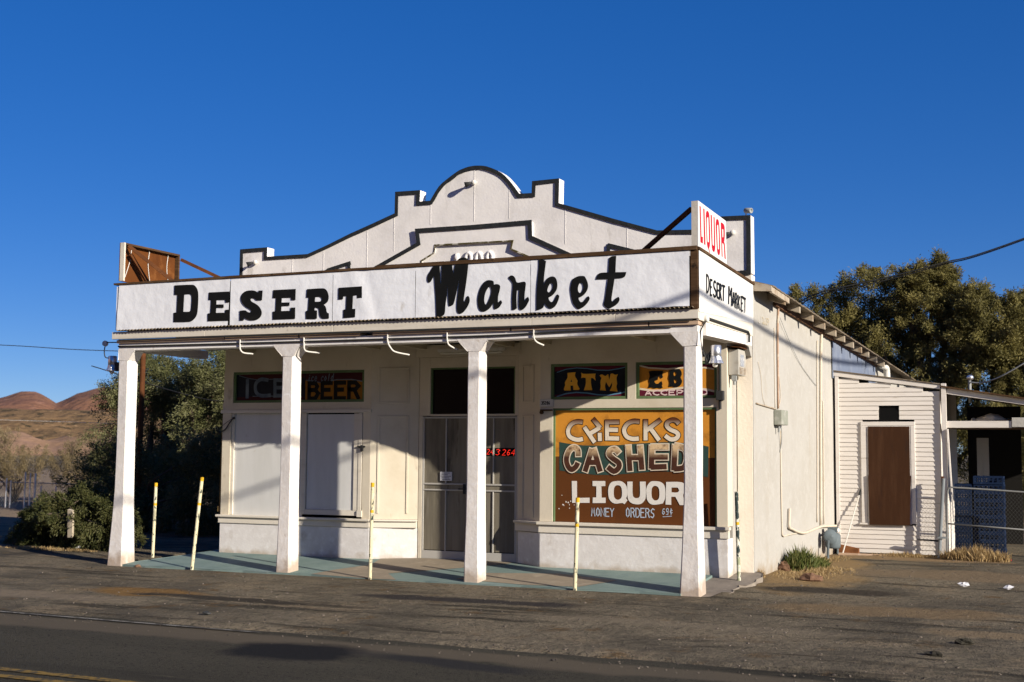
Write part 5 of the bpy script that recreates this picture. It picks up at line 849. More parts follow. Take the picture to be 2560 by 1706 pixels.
m = MB(); m.tube(smooth_path([(-7.50, 1.345, 2.05), (-7.56, 1.33, 1.97), (-7.63, 1.33, 1.88), (-7.74, 1.34, 1.83)], 5), .010, 6); m.tube(smooth_path([(-7.50, 1.345, 2.05), (-7.6, 1.33, 1.99), (-7.74, 1.34, 1.9)], 5), .004, 5); m.lathe((-7.49, 1.353, 2.05), [(0, .02), (.02, .02), (.02, 0)], 10, (0, -1, 0)); add('cable', m, darkpipe, 'black cable curling off the left corner of the shop front', 'cable', smooth=True)
m = MB(); m.tube(smooth_path([(-7.722, 1.40, 1.9), (-7.735, 1.40, 1.4), (-7.74, 1.40, .8), (-7.735, 1.40, .72)], 4), .012, 6); m.box(-7.77, -7.724, 1.38, 1.42, .66, .74); add('side_pipe', m, mat('brass_pipe', (.20, .13, .05), .5), 'thin yellowish pipe down the left edge of the shop front', 'pipe')
# ------------------------------------------------------------------ services on the side wall
def wt(name, pts, r, mt, lab, cat, n=4, d=None):
    m = MB(); m.tube(smooth_path([FW(a, b, c) for a, b, c in pts], n), r, 8); return add(name, m, mt, lab, cat, smooth=True)
wt('wall_pipe', [(1.262, 3.62, .02), (1.235, 3.45, .02), (1.21, 3.32, .02), (1.207, 2.9, .018), (1.205, 2.2, .018)], .014, mat('pinkish_pipe', (.40, .27, .19), .6, [((.5, .42, .33), 6, .5, .6)]), 'rusty pink pipe down the side wall to the grey meter box', 'pipe')
wt('wall_pipe', [(3.865, 3.50, .025), (3.83, 3.3, .022), (3.80, 3.0, .02), (3.73, 2.0, .02), (3.70, 1.2, .02), (3.665, .5, .02)], .022, creampipe, 'cream vertical pipe on the side wall midway along', 'pipe', 3)
wt('wall_pipe', [(3.60, 3.32, .015), (3.55, 2.4, .015), (3.50, 1.2, .015), (3.45, .55, .015)], .010, creampipe, 'thin cream pipe left of the thicker midwall pipe', 'pipe', 3)
wt('wall_pipe', [(3.94, 2.4, .015), (3.92, 1.3, .015), (3.90, .5, .015)], .010, creampipe, 'short thin cream pipe right of the thicker midwall pipe', 'pipe', 3)
wt('wall_cable', [(1.07, 3.3, .01), (1.06, 2.9, .01), (1.07, 2.2, .01)], .006, creampipe, 'thin pale cable left of the rusty pink pipe', 'cable')
wt('wall_cable', [(1.22, 2.82, .012), (1.34, 2.5, .012), (1.36, 2.34, .012), (1.22, 2.19, .012)], .005, creampipe, 'thin cable bowing out right above the meter box', 'cable')
wt('wall_cable', [(.22, 2.78, .012), (.36, 2.6, .012), (.42, 2.35, .012), (.55, 2.22, .012)], .004, creampipe, 'faint hanging cable near the front end of the side wall', 'cable')
wt('wall_conduit', [(.113, 2.232, .014), (.6, 2.21, .014), (1.088, 2.187, .014)], .011, rafterm, 'thin horizontal conduit leading to the grey meter box', 'conduit')
wt('wall_conduit', [(1.34, 1.9, .012), (1.338, 1.2, .012), (1.372, .6, .012), (1.40, .46, .012), (1.7, .455, .012), (2.276, .453, .012)], .010, creampipe, 'thin cream conduit bent low on the side wall', 'conduit', 3)
wt('gas_pipe', [(1.73, .82, .03), (1.70, .66, .03), (1.70, .56, .03), (1.85, .53, .03), (2.2, .47, .03), (2.592, .436, .03), (3.1, .455, .03), (3.663, .474, .03), (4.2, .455, .03), (4.75, .435, .03)], .019, creampipe, 'thick sagging cream pipe low along the side wall', 'pipe')
wt('service_wire', [(1.30, 3.46, .03), (1.9, 3.15, .02), (2.6, 2.86, .012), (3.5, 2.62, .012)], .004, greym, 'thin grey wire slanting down the side wall from the pink pipe', 'wire')
T = thing('meter_box', FW(1.18, 1.9, .0), 'small grey-green meter box on the side wall', 'meter box')
m = MB(); m.hexa([FW(1.0, 1.97, .005), FW(1.34, 1.97, .005), FW(1.34, 1.97, .12), FW(1.0, 1.97, .12), FW(1.0, 2.175, .005), FW(1.34, 2.175, .005), FW(1.34, 2.175, .12), FW(1.0, 2.175, .12)]); m.build('box', mat('box_green', (.27, .28, .23), .6, [((.36, .36, .31), 5, .5, .6)]), T, bevel=.012)
m = MB(); m.tube([FW(1.10, 1.97, .05), FW(1.10, 1.87, .05)], .016); m.tube(smooth_path([FW(1.22, 1.97, .05), FW(1.25, 1.85, .05), FW(1.30, 1.72, .03), FW(1.30, 1.6, .01)], 4), .007); m.build('outlet_pipe', greym, T)
T = thing('gas_meter', FW(3.9, .0, .12), 'grey-blue gas meter standing by the far end of the side wall', 'gas meter')
o = FW(3.86, .24, .16)
m = MB(); m.lathe((o[0], o[1], o[2]), [(0, -.10), (.10, -.10), (.115, -.07), (.115, .10), (.09, .13), (.03, .14), (0, .14)], 16); m.build('drum', meterg, T, smooth=True)
m = MB(); m.lathe(FW(3.60, .33, .18), [(0, .06), (.03, .06), (.05, .03), (.11, .02), (.115, .0), (.11, -.02), (.05, -.03), (.03, -.07), (0, -.07)], 16, (.6, -.75, .2)); m.build('regulator', meterg, T, smooth=True)
m = MB(); m.box(o[0] - .07, o[0] + .07, o[1] - .07, o[1] + .07, .385, .46); m.tube([FW(3.86, .40, .16), FW(3.62, .40, .17), FW(3.60, .30, .17)], .02); m.tube([FW(3.98, .05, .2), FW(3.98, .30, .2)], .018); m.tube([FW(3.52, -.05, .15), FW(3.52, .28, .16)], .022); m.tube([FW(4.02, .25, .16), FW(4.22, .25, .12)], .025); m.build('pipework', meterg, T)
m = MB(); m.lathe(FW(3.84, .42, .24), [(0, .01), (.028, .01), (.028, 0)], 12, (.9, -.4, 0)); m.build('dial', whitep, T)
m = MB(); m.tube([FW(4.72, .0, .05), FW(4.72, .43, .05)], .03, 8); add('stub_pipe', m, creampipe, 'short upright tan pipe in the gap between market and annex', 'pipe')
m = MB(); m.tube(smooth_path([FW(8.36, 3.22, .1), FW(8.42, 3.2, .16), FW(8.52, 3.1, .18), FW(8.55, 2.5, .18)], 5), .06, 10); add('vent_pipe', m, whitepipe, 'curved white vent pipe at the rear end of the market roof', 'pipe', smooth=True)
# ------------------------------------------------------------------ bollards
def bollard(base, top, lab, mt=polem, cap=True):
    T = thing('bollard', base, lab, 'bollard', 'thin pipe bollards along the porch'); b, t = Vector(base), Vector(top); u = (t - b)
    m = MB(); m.tube([b - u.normalized() * .05, t - u.normalized() * (.055 if cap else 0)], .0235, 12); m.build('post', mt, T, smooth=False)
    if cap: m = MB(); m.tube([t - u.normalized() * .0549, t], .0245, 12); m.build('cap', yellow, T)
    m = MB(); k = .70 if cap else .655
    m.tube([b + u * k - u.normalized() * .015, b + u * k + u.normalized() * .022], .0242, 12, False); m.build('band', yellow, T)
bollard((-8.62, .98, .0), (-8.653, 1.05, 1.076), 'leftmost thin cream bollard, upright with black flakes and yellow cap')
bollard((-7.10, -.07, -.04), (-7.06, .05, 1.20), 'tall cream bollard leaning right, between the first two pillars from the left')
bollard((-4.281, -.12, -.06), (-4.28, -.09, 1.174), 'cream bollard with worn yellow cap in front of the splayed wall left of the doors')
bollard((-1.482, -.12, -.06), (-1.46, -.09, 1.042), 'cream bollard standing in front of the LIQUOR display window')
bollard((.17, 1.22, -.03), (.15, 1.2, 1.111), 'black-topped flaking bollard without cap at the building corner', polek, False)
# ------------------------------------------------------------------ annex and lean-to
AN = thing('annex_shed', (1.24, 6.55, 0), 'small white clapboard annex with brown boarded window and sloping roof', 'shed')
YA = 6.55
def ra(x): return 2.905 - (x - .411) * .148
m = MB(); z = .03; h = .0725; k = 0
while z < 2.84:
    x1 = 2.045; zt = z + h
    xs_ = [(.5, x1)]
    if zt > ra(x1) - .06: x1 = .411 + (2.905 - .06 - zt) / .148; xs_ = [(.5, x1)]
    if x1 < .55: break
    def segs(lo, hi, cuts):
        out = [(lo, hi)]
        for c0, c1 in cuts:
            nw = []
            for a, b in out:
                if c1 <= a or c0 >= b: nw.append((a, b)); continue
                if a < c0: nw.append((a, c0))
                if b > c1: nw.append((c1, b))
            out = nw
        return out
    cuts = []
    if z < 2.09 and zt > .50: cuts.append((.86, 1.66))
    if z < 2.288 and zt > 2.095: cuts.append((1.116, 1.431))
    for a, b in segs(.497, x1, cuts):
        j = random.uniform(-.0025, .0025); d = random.uniform(.0, .004); g = random.uniform(-.004, .003)
        m.hexa([(a, YA - .012 - d, z + j), (b, YA - .012 - d, z + j + g), (b, YA + .02, z + j + g), (a, YA + .02, z + j), (a, YA - .001, zt + j + .004), (b, YA - .001, zt + j + g + .004), (b, YA + .02, zt + j + g + .004), (a, YA + .02, zt + j + .004)])
    z += h
m.build('siding', siding, AN)
m = MB(); m.box(.43, 2.04, YA + .022, YA + .05, -.05, 2.6); m.build('backing', dark, AN)
m = MB(); m.box(.36, .436, YA + .12, YA + .2, -.05, 2.75); m.build('backing', dark, AN)  # near-black box added to paint the dark of the gap beside the market
m = MB(); m.box(.437, .495, YA - .03, YA + .05, -.03, 2.83); m.build('corner_board', siding, AN, bevel=.004)
m = MB(); m.hexa([(.405, YA - .035, 2.835), (2.06, YA - .035, 2.60), (2.06, YA + .02, 2.60), (.405, YA + .02, 2.835), (.405, YA - .035, 2.91), (2.06, YA - .035, 2.668), (2.06, YA + .02, 2.668), (.405, YA + .02, 2.91)]); m.build('fascia_board', siding, AN, bevel=.004)
m = MB(); m.hexa([(.40, YA - .05, 2.912), (2.08, YA - .05, 2.67), (2.08, 9.4, 2.67), (.40, 9.4, 2.912), (.40, YA - .05, 2.93), (2.08, YA - .05, 2.688), (2.08, 9.4, 2.688), (.40, 9.4, 2.93)]); m.build('roof', roofm, AN)
m = MB(); m.box(2.0, 2.045, YA + .051, 9.3, -.05, 2.6); m.build('side_wall', siding, AN); m = MB(); m.box(.43, 1.995, 9.25, 9.3, -.05, 2.7); m.build('rear_wall', siding, AN)
wn_ = MB(); wn_.box(.95, 1.585, YA - .048, YA - .036, 1.235, 2.02); WN_ = wn_.build('boarded_window', plyw, AN)
m = MB(); m.hexa([(.955, YA - .062, .470), (1.572, YA - .062, .482), (1.572, YA - .05, .482), (.955, YA - .05, .470), (.945, YA - .066, 1.25), (1.598, YA - .066, 1.25), (1.598, YA - .05, 1.25), (.945, YA - .05, 1.25)]); m.build('board', plyw, WN_)
m = MB(); m.box(.835, .925, YA - .034, YA + .02, .50, 2.03); m.box(1.60, 1.665, YA - .034, YA + .02, .50, 2.03); m.box(.835, 1.665, YA - .034, YA + .02, 2.032, 2.096); m.box(.80, 1.0, YA - .05, YA - .01, .47, .498); m.box(.926, 1.599, YA - .03, YA - .01, .49, 2.03); m.build('frame', siding, WN_, bevel=.004)
m = MB(); m.box(1.116, 1.431, YA + .0, YA + .021, 2.096, 2.288); m.build('vent_opening', dark, AN)
# lean-to shelter
LT = thing('lean_to', (3.2, 6.6, 0), 'open white lean-to shelter with sloping roof beside the annex', 'shelter')
def rl(x): return 2.53 - (x - 2.146) * .16
m = MB(); m.hexa([(2.150, YA - .02, rl(2.15)), (5.2, YA - .02, rl(5.2)), (5.2, YA + .03, rl(5.2)), (2.150, YA + .03, rl(2.15)), (2.15, YA - .02, rl(2.15) + .085), (5.2, YA - .02, rl(5.2) + .072), (5.2, YA + .03, rl(5.2) + .072), (2.15, YA + .03, rl(2.15) + .085)]); m.build('fascia_board', siding, LT)
m = MB(); m.hexa([(2.07, YA - .08, rl(2.07) + .09), (5.3, YA - .08, rl(5.3) + .078), (5.3, 10.5, rl(5.3) + .078), (2.07, 10.5, rl(2.07) + .09), (2.07, YA - .08, rl(2.07) + .115), (5.3, YA - .08, rl(5.3) + .10), (5.3, 10.5, rl(5.3) + .10), (2.07, 10.5, rl(2.07) + .115)]); m.build('roof', brownw, LT)
m = MB(); m.box(2.075, 2.145, YA - .06, YA + .02, 1.22, 2.69); m.hexa([(2.03, YA - .05, -.05), (2.10, YA - .05, -.05), (2.10, YA + .02, -.05), (2.03, YA + .02, -.05), (2.075, YA - .06, 1.219), (2.145, YA - .06, 1.219), (2.145, YA + .02, 1.219), (2.075, YA + .02, 1.219)]); m.build('post', siding, LT)
m = MB(); m.box(2.146, 3.09, YA - .01, YA + .09, 2.0, 2.105); m.build('beam', siding, LT, bevel=.004)
m = MB(); m.box(3.093, 5.2, YA - .03, YA + .07, 2.01, 2.155); m.build('beam', cream, LT, bevel=.004)
m = MB(); m.box(2.146, 5.2, YA + .091, 8.2, 2.0, 2.02); m.build('loft_board', brownw, LT)
m = MB(); m.box(5.1, 5.2, 6.65, 6.75, -.05, 2.0); m.build('post', siding, LT); m = MB(); m.box(5.1, 5.2, 10.3, 10.4, -.05, 2.1); m.build('post', siding, LT)
m = MB(); m.box(2.146, 3.05, 10.3, 10.36, -.05, 2.45); m.build('rear_wall', mat('painted_dark', (.012, .011, .010), .9), LT)  # near-black wall colour paints the shade inside the lean-to
m = MB(); m.box(2.47, 2.655, 8.0, 8.03, 1.0, 1.86); m.box(2.54, 2.56, 7.99, 7.999, 1.2, 1.5); add('pale_board', m, cream, 'pale upright panel inside the lean-to above the blue crates', 'panel')
m = MB(); m.ell((2.75, 7.1, 2.13), (.24, .3, .09), 10, 6, .2); m.ell((2.5, 7.0, 2.1), (.06, .1, .06), 8, 5, .2); m.ell((3.0, 7.3, 2.1), (.12, .2, .06), 8, 5, .2); add('tarp_bundle', m, creamp, 'crumpled pale bundle lying on the loft boards of the lean-to', 'bundle')
m = MB(); m.hexa([(2.15, YA - .1, 1.98), (2.17, YA - .1, 1.98), (2.17, YA - .02, 1.98), (2.15, YA - .02, 1.98), (2.215, YA - .1, .55), (2.235, YA - .1, .55), (2.235, YA - .02, .55), (2.215, YA - .02, .55)]); add('leaning_strip', m, siding, 'narrow pale strip of wood leaning between lean-to post and gate', 'wood strip')
# chain-link gate
GT = thing('chain_gate', (2.6, 6.35, 0), 'low chain-link gate with bent pipe frame in front of the blue crates', 'gate'); yg = 6.36
m = MB(); m.tube(smooth_path([(2.12, yg, .0), (2.135, yg, .5), (2.15, yg, .98), (2.19, yg, 1.075), (2.3, yg, 1.078), (2.8, yg, 1.055), (3.6, yg, 1.01)], 4), .014, 8); m.tube([(2.13, yg, .53), (3.6, yg, .45)], .012, 8); m.tube([(3.58, yg, .03), (3.58, yg, 1.01)], .014); m.build('frame', mat('dull_galv', (.20, .20, .19), .6), GT, smooth=True)
m = MB(); x = 2.15
while x < 4.6:
    for sg in (1, -1):
        pts = []
        for k in range(22):
            zz = 1.05 - k * .048; xx = x + sg * k * .04 - (.45 if sg > 0 else -.0)
            if 2.14 < xx < 3.58: pts.append((xx, yg + .004 * sg, zz - .03 * (xx - 2.2)))
        if len(pts) > 1: m.tube(pts, .0011, 3, False)
    x += .052
m.build('wire_mesh', mat('dark_wire', (.09, .09, .085), .6), GT)
m = MB(); m.tube([(2.01, 6.34, -.05), (2.055, 6.34, .6), (2.10, 6.34, 1.22)], .026, 10); m.box(2.0, 2.12, 6.30, 6.36, .30, .33); add('gate_post', m, mat('dull_post', (.20, .22, .23), .55), 'leaning dull grey pipe post beside the chain-link gate', 'post')
m = MB(); m.box(2.06, 2.10, 6.36, 6.40, .85, 1.25); add('rusty_plate', m, rustm, 'narrow rusty plate behind the gate post', 'plate')
m = MB(); m.hexa([(1.68, 6.36, .27), (2.02, 6.34, .245), (2.02, 6.38, .245), (1.68, 6.40, .27), (1.68, 6.36, .285), (2.02, 6.34, .275), (2.02, 6.38, .275), (1.68, 6.40, .285)]); add('gate_bar', m, darkpipe, 'thin dark bar sticking out left from the gate post', 'bar')
# blue crates in two stacks
cr = MB()
def cratemesh(w_, d_, h_):
    m = MB(); t = .012
    m.box(0, w_, 0, d_, 0, t)
    for y0 in (0, d_ - t):
        m.box(0, w_, y0, y0 + t, h_ - .03, h_); m.box(0, w_, y0, y0 + t, t, .03)
        n = 6
        for k in range(n + 1): x0 = (w_ - .022) * k / n; m.box(x0, x0 + .022, y0, y0 + t, .03, h_ - .03)
        m.box(.022, w_ - .022, y0 + .002, y0 + t - .002, h_ * .48, h_ * .56)
    for x0 in (0, w_ - t):
        m.box(x0, x0 + t, t, d_ - t, h_ - .03, h_); m.box(x0, x0 + t, t, d_ - t, t, .03)
        for k in range(1, 6): y0 = (d_ - .02) * k / 6; m.box(x0, x0 + t, y0, y0 + .02, .03, h_ - .03)
    return m
first = None
for c, (x0, w_, n, zb) in enumerate([(2.21, .26, 9, .0), (2.50, .44, 10, .0)]):
    h_ = .124; base = None
    for k in range(n):
        lab = '%s crate in the %s stack of blue crates behind the gate' % (['bottom', 'second from bottom', 'third from bottom', 'fourth from bottom', 'fifth from bottom', 'sixth from bottom', 'seventh from bottom', 'eighth from bottom', 'ninth from bottom', 'topmost'][k] if k < n - 1 else 'topmost', ['narrow left', 'wide right'][c])
        x, y, z = x0 + random.uniform(-.008, .008), 6.78 + random.uniform(-.01, .01), .005 + k * (h_ + .001)
        if base is None:
            base = cratemesh(w_, .4, h_).build('crate', crateb); tag(base, lab, 'crate', 'stacked blue crates behind the gate'); base.location = (x, y, z)
        else:
            o = base.copy(); COL.objects.link(o); o.location = (x, y, z); o['label'] = lab
m = MB()
for k in range(7): m.ell((2.84 + k * .03, 6.42 + .02 * (k % 2), .0), (.03, .04, .018), 7, 4, .3)
add('red_rag', m, mat('red_cloth', (.45, .03, .03), .8), 'crumpled bright red rag on the ground by the crates', 'rag')
# leaning stick, planks, rocks, litter
m = MB(); m.tube([(.56, 6.30, .0), (.69, 6.42, .52), (.80, 6.51, .93)], .010, 7); ST_ = thing('leaning_stick', (.56, 6.3, 0), 'white stick with a black tip leaning on the annex wall', 'stick'); m.build('shaft', whitepipe, ST_); m = MB(); m.tube([(.80, 6.51, .931), (.825, 6.53, 1.02)], .016, 7); m.build('tip', darkpipe, ST_)
m = MB(); m.hexa([(.46, 6.38, .04), (.80, 6.34, .0), (.80, 6.48, .0), (.46, 6.50, .04), (.46, 6.40, .16), (.80, 6.36, .10), (.80, 6.45, .10), (.46, 6.48, .16)]); add('wood_block', m, mat('reddish_wood', (.22, .09, .035), .85, [((.13, .05, .02), 5, .5, .7)]), 'reddish wood block at the foot of the annex corner', 'wood block')
m = MB(); m.hexa([(.5, 6.28, -.01), (1.35, 6.36, -.01), (1.35, 6.44, -.01), (.5, 6.36, -.01), (.5, 6.28, .03), (1.35, 6.36, .02), (1.35, 6.44, .02), (.5, 6.36, .03)]); add('plank', m, tan, 'bare plank on the ground along the annex wall', 'plank')
def rock(loc, r, lab, seed):
    m = MB(); random.seed(seed); m.ell((loc[0], loc[1], loc[2] + r[2] * .5), r, 8, 6, .22); add('rock', m, rockm, lab, 'rock')
rock((.92, 1.95, -.03), (.15, .10, .075), 'reddish broken brick-like rock on the dirt right of the porch corner', 3)
rock((.34, 3.05, .0), (.10, .07, .08), 'dark stone under the green weed by the side wall', 8)
rock((-8.0, -.10, -.06), (.06, .04, .025), 'small pale stone by the foot of the leftmost pillar', 5)
def scrap(loc, s, lab, seed, mt=None):
    random.seed(seed); m = MB(); m.ell((loc[0], loc[1], loc[2]), (s, s * .6, s * .4), 7, 5, .45); add('litter_scrap', m, mt or paper, lab, 'litter', 'scraps of litter on the lot')
scrap((2.73, 2.09, .015), .065, 'larger crumpled white paper scrap on the dirt lot', 1); scrap((3.24, 2.07, .01), .055, 'white paper scrap nearer the right edge of the dirt lot', 2); scrap((-10.6, 1.6, .02), .06, 'white scrap on the ground in front of the green shrub', 4)
scrap((3.12, -2.55, -.05), .075, 'dark asphalt lump on the right of the lot', 6, asph); scrap((2.95, -3.36, -.06), .085, 'dark broken asphalt chunk near the right edge of the frame', 7, asph); scrap((-4.1, -3.75, -.07), .05, 'flattened dark bottle-like scrap at the road verge on the left', 9, darkpipe)
random.seed(21)
# ------------------------------------------------------------------ vegetation
def leaf_cloud(clumps, n, size, droop, seed, aspect=.3):
    """n small leaf blades along sprays; a spray is (x, y, z, length, tint, axis)"""
    rnd = random.Random(seed); m = MB(); g = rnd.gauss
    for i in range(n):
        c = clumps[int(rnd.random() * len(clumps))]; ln = c[3]; t = rnd.random(); ax = c[5]
        p = Vector(c[:3]) + (ax * (t - .3) + Vector((g(0, 1), g(0, 1), g(0, 1))) * (.20 * (1.15 - .75 * t))) * ln + Vector((0, 0, -.25 * droop * ln * t * t))
        d = (ax * .9 + Vector((g(0, .6), g(0, .6), g(-.35 * droop, .6)))).normalized(); s = size * (.6 + .9 * rnd.random())
        sd = d.cross(Vector((g(0, 1), g(0, 1), g(0, 1)))).normalized() * s * aspect * .5
        b = len(m.v); m.v += [tuple(p), tuple(p + d * s * .5 + sd), tuple(p + d * s), tuple(p + d * s * .5 - sd)]
        m.f.append([b, b + 1, b + 2, b + 3]); m.mi.append(0); m.tint.append(min(1, max(0, c[4] + g(0, .16))))
    return m
def crown(lobes, per, rad, seed, droop=.7):
    rnd = random.Random(seed); out = []
    for (cx, cy, cz, rx, ry, rz) in lobes:
        for k in range(per):
            while True:
                v = Vector((rnd.uniform(-1, 1), rnd.uniform(-1, 1), rnd.uniform(-1, 1)))
                if .2 < v.length < 1: break
            v = v.normalized() * (v.length ** .45)
            ax = (v * .9 + Vector((rnd.gauss(0, .35), rnd.gauss(0, .35), .75 - .75 * droop + rnd.gauss(0, .3)))).normalized()
            out.append((cx + v.x * rx, cy + v.y * ry, cz + v.z * rz, rad * rnd.uniform(.6, 1.45), rnd.uniform(.1, .9), ax))
    return out
bark = mat('bark', (.09, .07, .05), .9, [((.15, .12, .09), 5, .5, .7, (1, 1, .3))], bump=((20, .5, .02),))
LN, LS = 4.0, .33

leafA = leafmat('pepper_leaf', (.070, .078, .026), (.125, .13, .050), (.19, .185, .088), .3)
leafB = leafmat('tamarisk_leaf', (.125, .112, .036), (.195, .172, .056), (.28, .24, .085), .42)
leafC = leafmat('scrub_leaf', (.15, .115, .055), (.20, .155, .08), (.27, .21, .12), .2)
leafD = leafmat('shrub_leaf', (.035, .042, .012), (.066, .072, .022), (.12, .115, .042), .3)
drym = leafmat('dry_grass', (.28, .19, .08), (.40, .28, .13), (.50, .37, .19), .3)
weedm = leafmat('weed_leaf', (.06, .085, .02), (.12, .14, .035), (.22, .20, .07), .3)
def tree(loc, lobes, per, rad, n, size, droop, lm, label, cat, name='tree', seed=1, limbs=9, tr=.18, group=None, aspect=.3):
    T = thing(name, loc, label, cat, group); cl = crown(lobes, int(per * 1.7), rad * 1.25, seed, droop); rnd = random.Random(seed + 99)
    leaf_cloud(cl, int(n * LN), size * LS, droop, seed, aspect).build('crown', lm, T)
    m = MB(); o = Vector(loc)
    for k in range(limbs):
        c = cl[rnd.randrange(len(cl))]; e = Vector(c[:3]); mid = o.lerp(e, .45) + Vector((rnd.uniform(-.4, .4), rnd.uniform(-.4, .4), .3)); st = o + Vector((rnd.uniform(-.5, .5) * tr * 2, rnd.uniform(-.5, .5) * tr * 2, -.1))
        path = smooth_path([st, o.lerp(mid, .5) + Vector((0, 0, .2)), mid, e], 4); nn = len(path)
        m.tube(path, [tr * (1 - .85 * i / (nn - 1)) for i in range(nn)], 6)
    m.build('trunk', bark, T, smooth=True); return T
# big dark trees behind the left end of the porch
tree((-15.9, 10.5, 0), [(-16.6, 10.5, 2.0, 1.25, 1.2, 1.5), (-16.2, 10.2, 3.1, .75, .9, .62), (-15.3, 10.8, 1.2, 1.6, 1.2, 1.1), (-15.3, 10.2, 2.9, .8, .9, .7), (-16.9, 10.5, 1.0, .9, 1, .9)], 46, .42, 34000, .17, 1.1, leafA, 'dark bushy pepper tree left of the leftmost pillar', 'tree', seed=3, limbs=12, group='pepper trees behind the porch')
tree((-12.9, 9.6, 0), [(-13.3, 9.4, 2.2, 1.2, 1.2, 1.45), (-12.4, 9.8, 1.6, 1.1, 1.2, 1.5), (-13.7, 9.6, 3.1, .8, .9, .8), (-12.8, 9.4, 2.9, .8, .8, .7), (-12.6, 9.5, .8, 1.3, 1, .7)], 46, .40, 36000, .17, 1.1, leafA, 'dense olive green pepper tree seen between the first two pillars', 'tree', seed=5, limbs=12, group='pepper trees behind the porch')
tree((-12.4, 5.2, 0), [(-12.9, 5.4, .7, 1.0, .8, .8), (-11.6, 5.4, .9, .9, .8, .9), (-10.6, 5.2, .9, .8, .8, .9), (-10.2, 6.2, 1.4, .8, .8, 1.0)], 36, .38, 22000, .16, .9, leafA, 'low dark shrubbery filling the shade left of the shop front', 'bush', name='bush', seed=11, limbs=14, tr=.05)
tree((-11.0, 1.9, 0), [(-11.5, 2.2, .34, .75, .5, .42), (-10.9, 1.9, .42, .75, .5, .42), (-10.3, 1.9, .34, .55, .5, .42), (-11.8, 2.1, .2, .5, .4, .3), (-11.1, 2.3, .62, .35, .3, .30)], 40, .20, 26000, .14, 1.3, leafD, 'drooping green desert shrub in front of the trees at left', 'shrub', name='shrub', seed=13, limbs=16, tr=.03)
m = MB(); m.hexa([(-10.62, 1.38, .18), (-10.53, 1.38, .18), (-10.53, 1.42, .2), (-10.62, 1.42, .2), (-10.62, 1.36, .62), (-10.52, 1.36, .60), (-10.52, 1.40, .61), (-10.61, 1.40, .63)]); add('driftwood_stump', m, mat('bleached_wood', (.42, .36, .27), .85, [((.28, .22, .15), 8, .5, .7, (1, 1, .3))]), 'pale broken stump poking out of the green shrub', 'stump')
m = MB(); m.tube([(-12.25, 5.0, -.05), (-12.23, 5.0, 3.4)], .05, 10); add('rusty_pole', m, rustm, 'rusty brown pole rising behind the leftmost pillar', 'pole')
# tamarisks behind the annex
tm = 'feathery olive trees behind the annex'
tree((-1.4, 19.5, 0), [(-2.4, 19.5, 5.1, .75, 1, .85), (-1.9, 19.3, 4.3, 1.0, 1.2, 1.2), (-.9, 19.6, 5.5, .7, 1, .85), (-.9, 19.6, 4.2, 1.2, 1.2, 1.6), (-1.0, 19.6, 2.6, 1.3, 1.2, 1.3), (-2.6, 19.8, 3.6, .9, .9, 1.0), (-.4, 19.4, 3.4, 1.0, 1, 1.2)], 34, .36, 34000, .21, .7, leafB, 'thin feathery olive tree nearest the market roof', 'tree', seed=21, group=tm, tr=.2)
tree((.6, 18.8, 0), [(.45, 18.8, 5.2, .55, .8, .95), (.85, 18.8, 5.75, .28, .3, .6), (.22, 18.7, 5.75, .2, .25, .5), (.3, 18.8, 3.6, 1.3, 1.2, 1.5), (1.0, 18.6, 4.3, .7, 1, .9), (.6, 18.8, 2.0, 1.5, 1.2, 1.2), (1.5, 18.6, 3.3, 1.0, 1, 1.2), (-.3, 18.8, 4.5, .7, .8, .8), (1.3, 18.8, 5.0, .4, .5, .6)], 34, .34, 44000, .20, .7, leafB, 'tallest feathery olive tree, rising behind the clapboard annex', 'tree', seed=23, group=tm, tr=.22)
tree((2.4, 18.2, 0), [(2.0, 18.2, 4.4, .85, 1, .8), (2.7, 18.2, 4.1, .8, 1, .75), (2.3, 18.0, 3.0, 1.5, 1.3, 1.3), (2.0, 18.0, 1.6, 1.6, 1.3, 1.1), (3.1, 17.8, 2.3, 1.0, 1, 1.3), (1.75, 18.3, 4.95, .28, .4, .6), (2.7, 18.2, 4.75, .3, .4, .55), (3.3, 18, 3.6, .9, .9, .9)], 40, .36, 50000, .20, .7, leafB, 'broad olive tree behind the lean-to shelter', 'tree', seed=25, group=tm, tr=.22)
tree((4.6, 18.5, 0), [(4.0, 18.4, 3.7, .9, 1, .95), (4.9, 18.4, 3.4, 1.1, 1, 1.2), (4.2, 18.0, 1.9, 1.6, 1.2, 1.4), (3.7, 18.4, 4.6, .28, .4, .55)], 40, .38, 34000, .20, .7, leafB, 'olive tree at the right edge of the view behind the lean-to', 'tree', seed=27, group=tm, tr=.2)
tree((6.8, 14.5, 0), [(6.4, 14.5, 1.4, 1.4, 1, 1.3), (5.0, 14.0, 1.2, 1.2, 1, 1.2), (3.6, 14.5, 1.2, .9, .8, 1.1), (2.8, 15, 1.3, .9, .8, 1.3), (4.2, 15, 2.2, 1, .8, 1.0)], 38, .36, 30000, .18, .6, leafB, 'low dark bushes seen beneath the lean-to roof', 'bush', name='bush', seed=29, limbs=12, tr=.06)
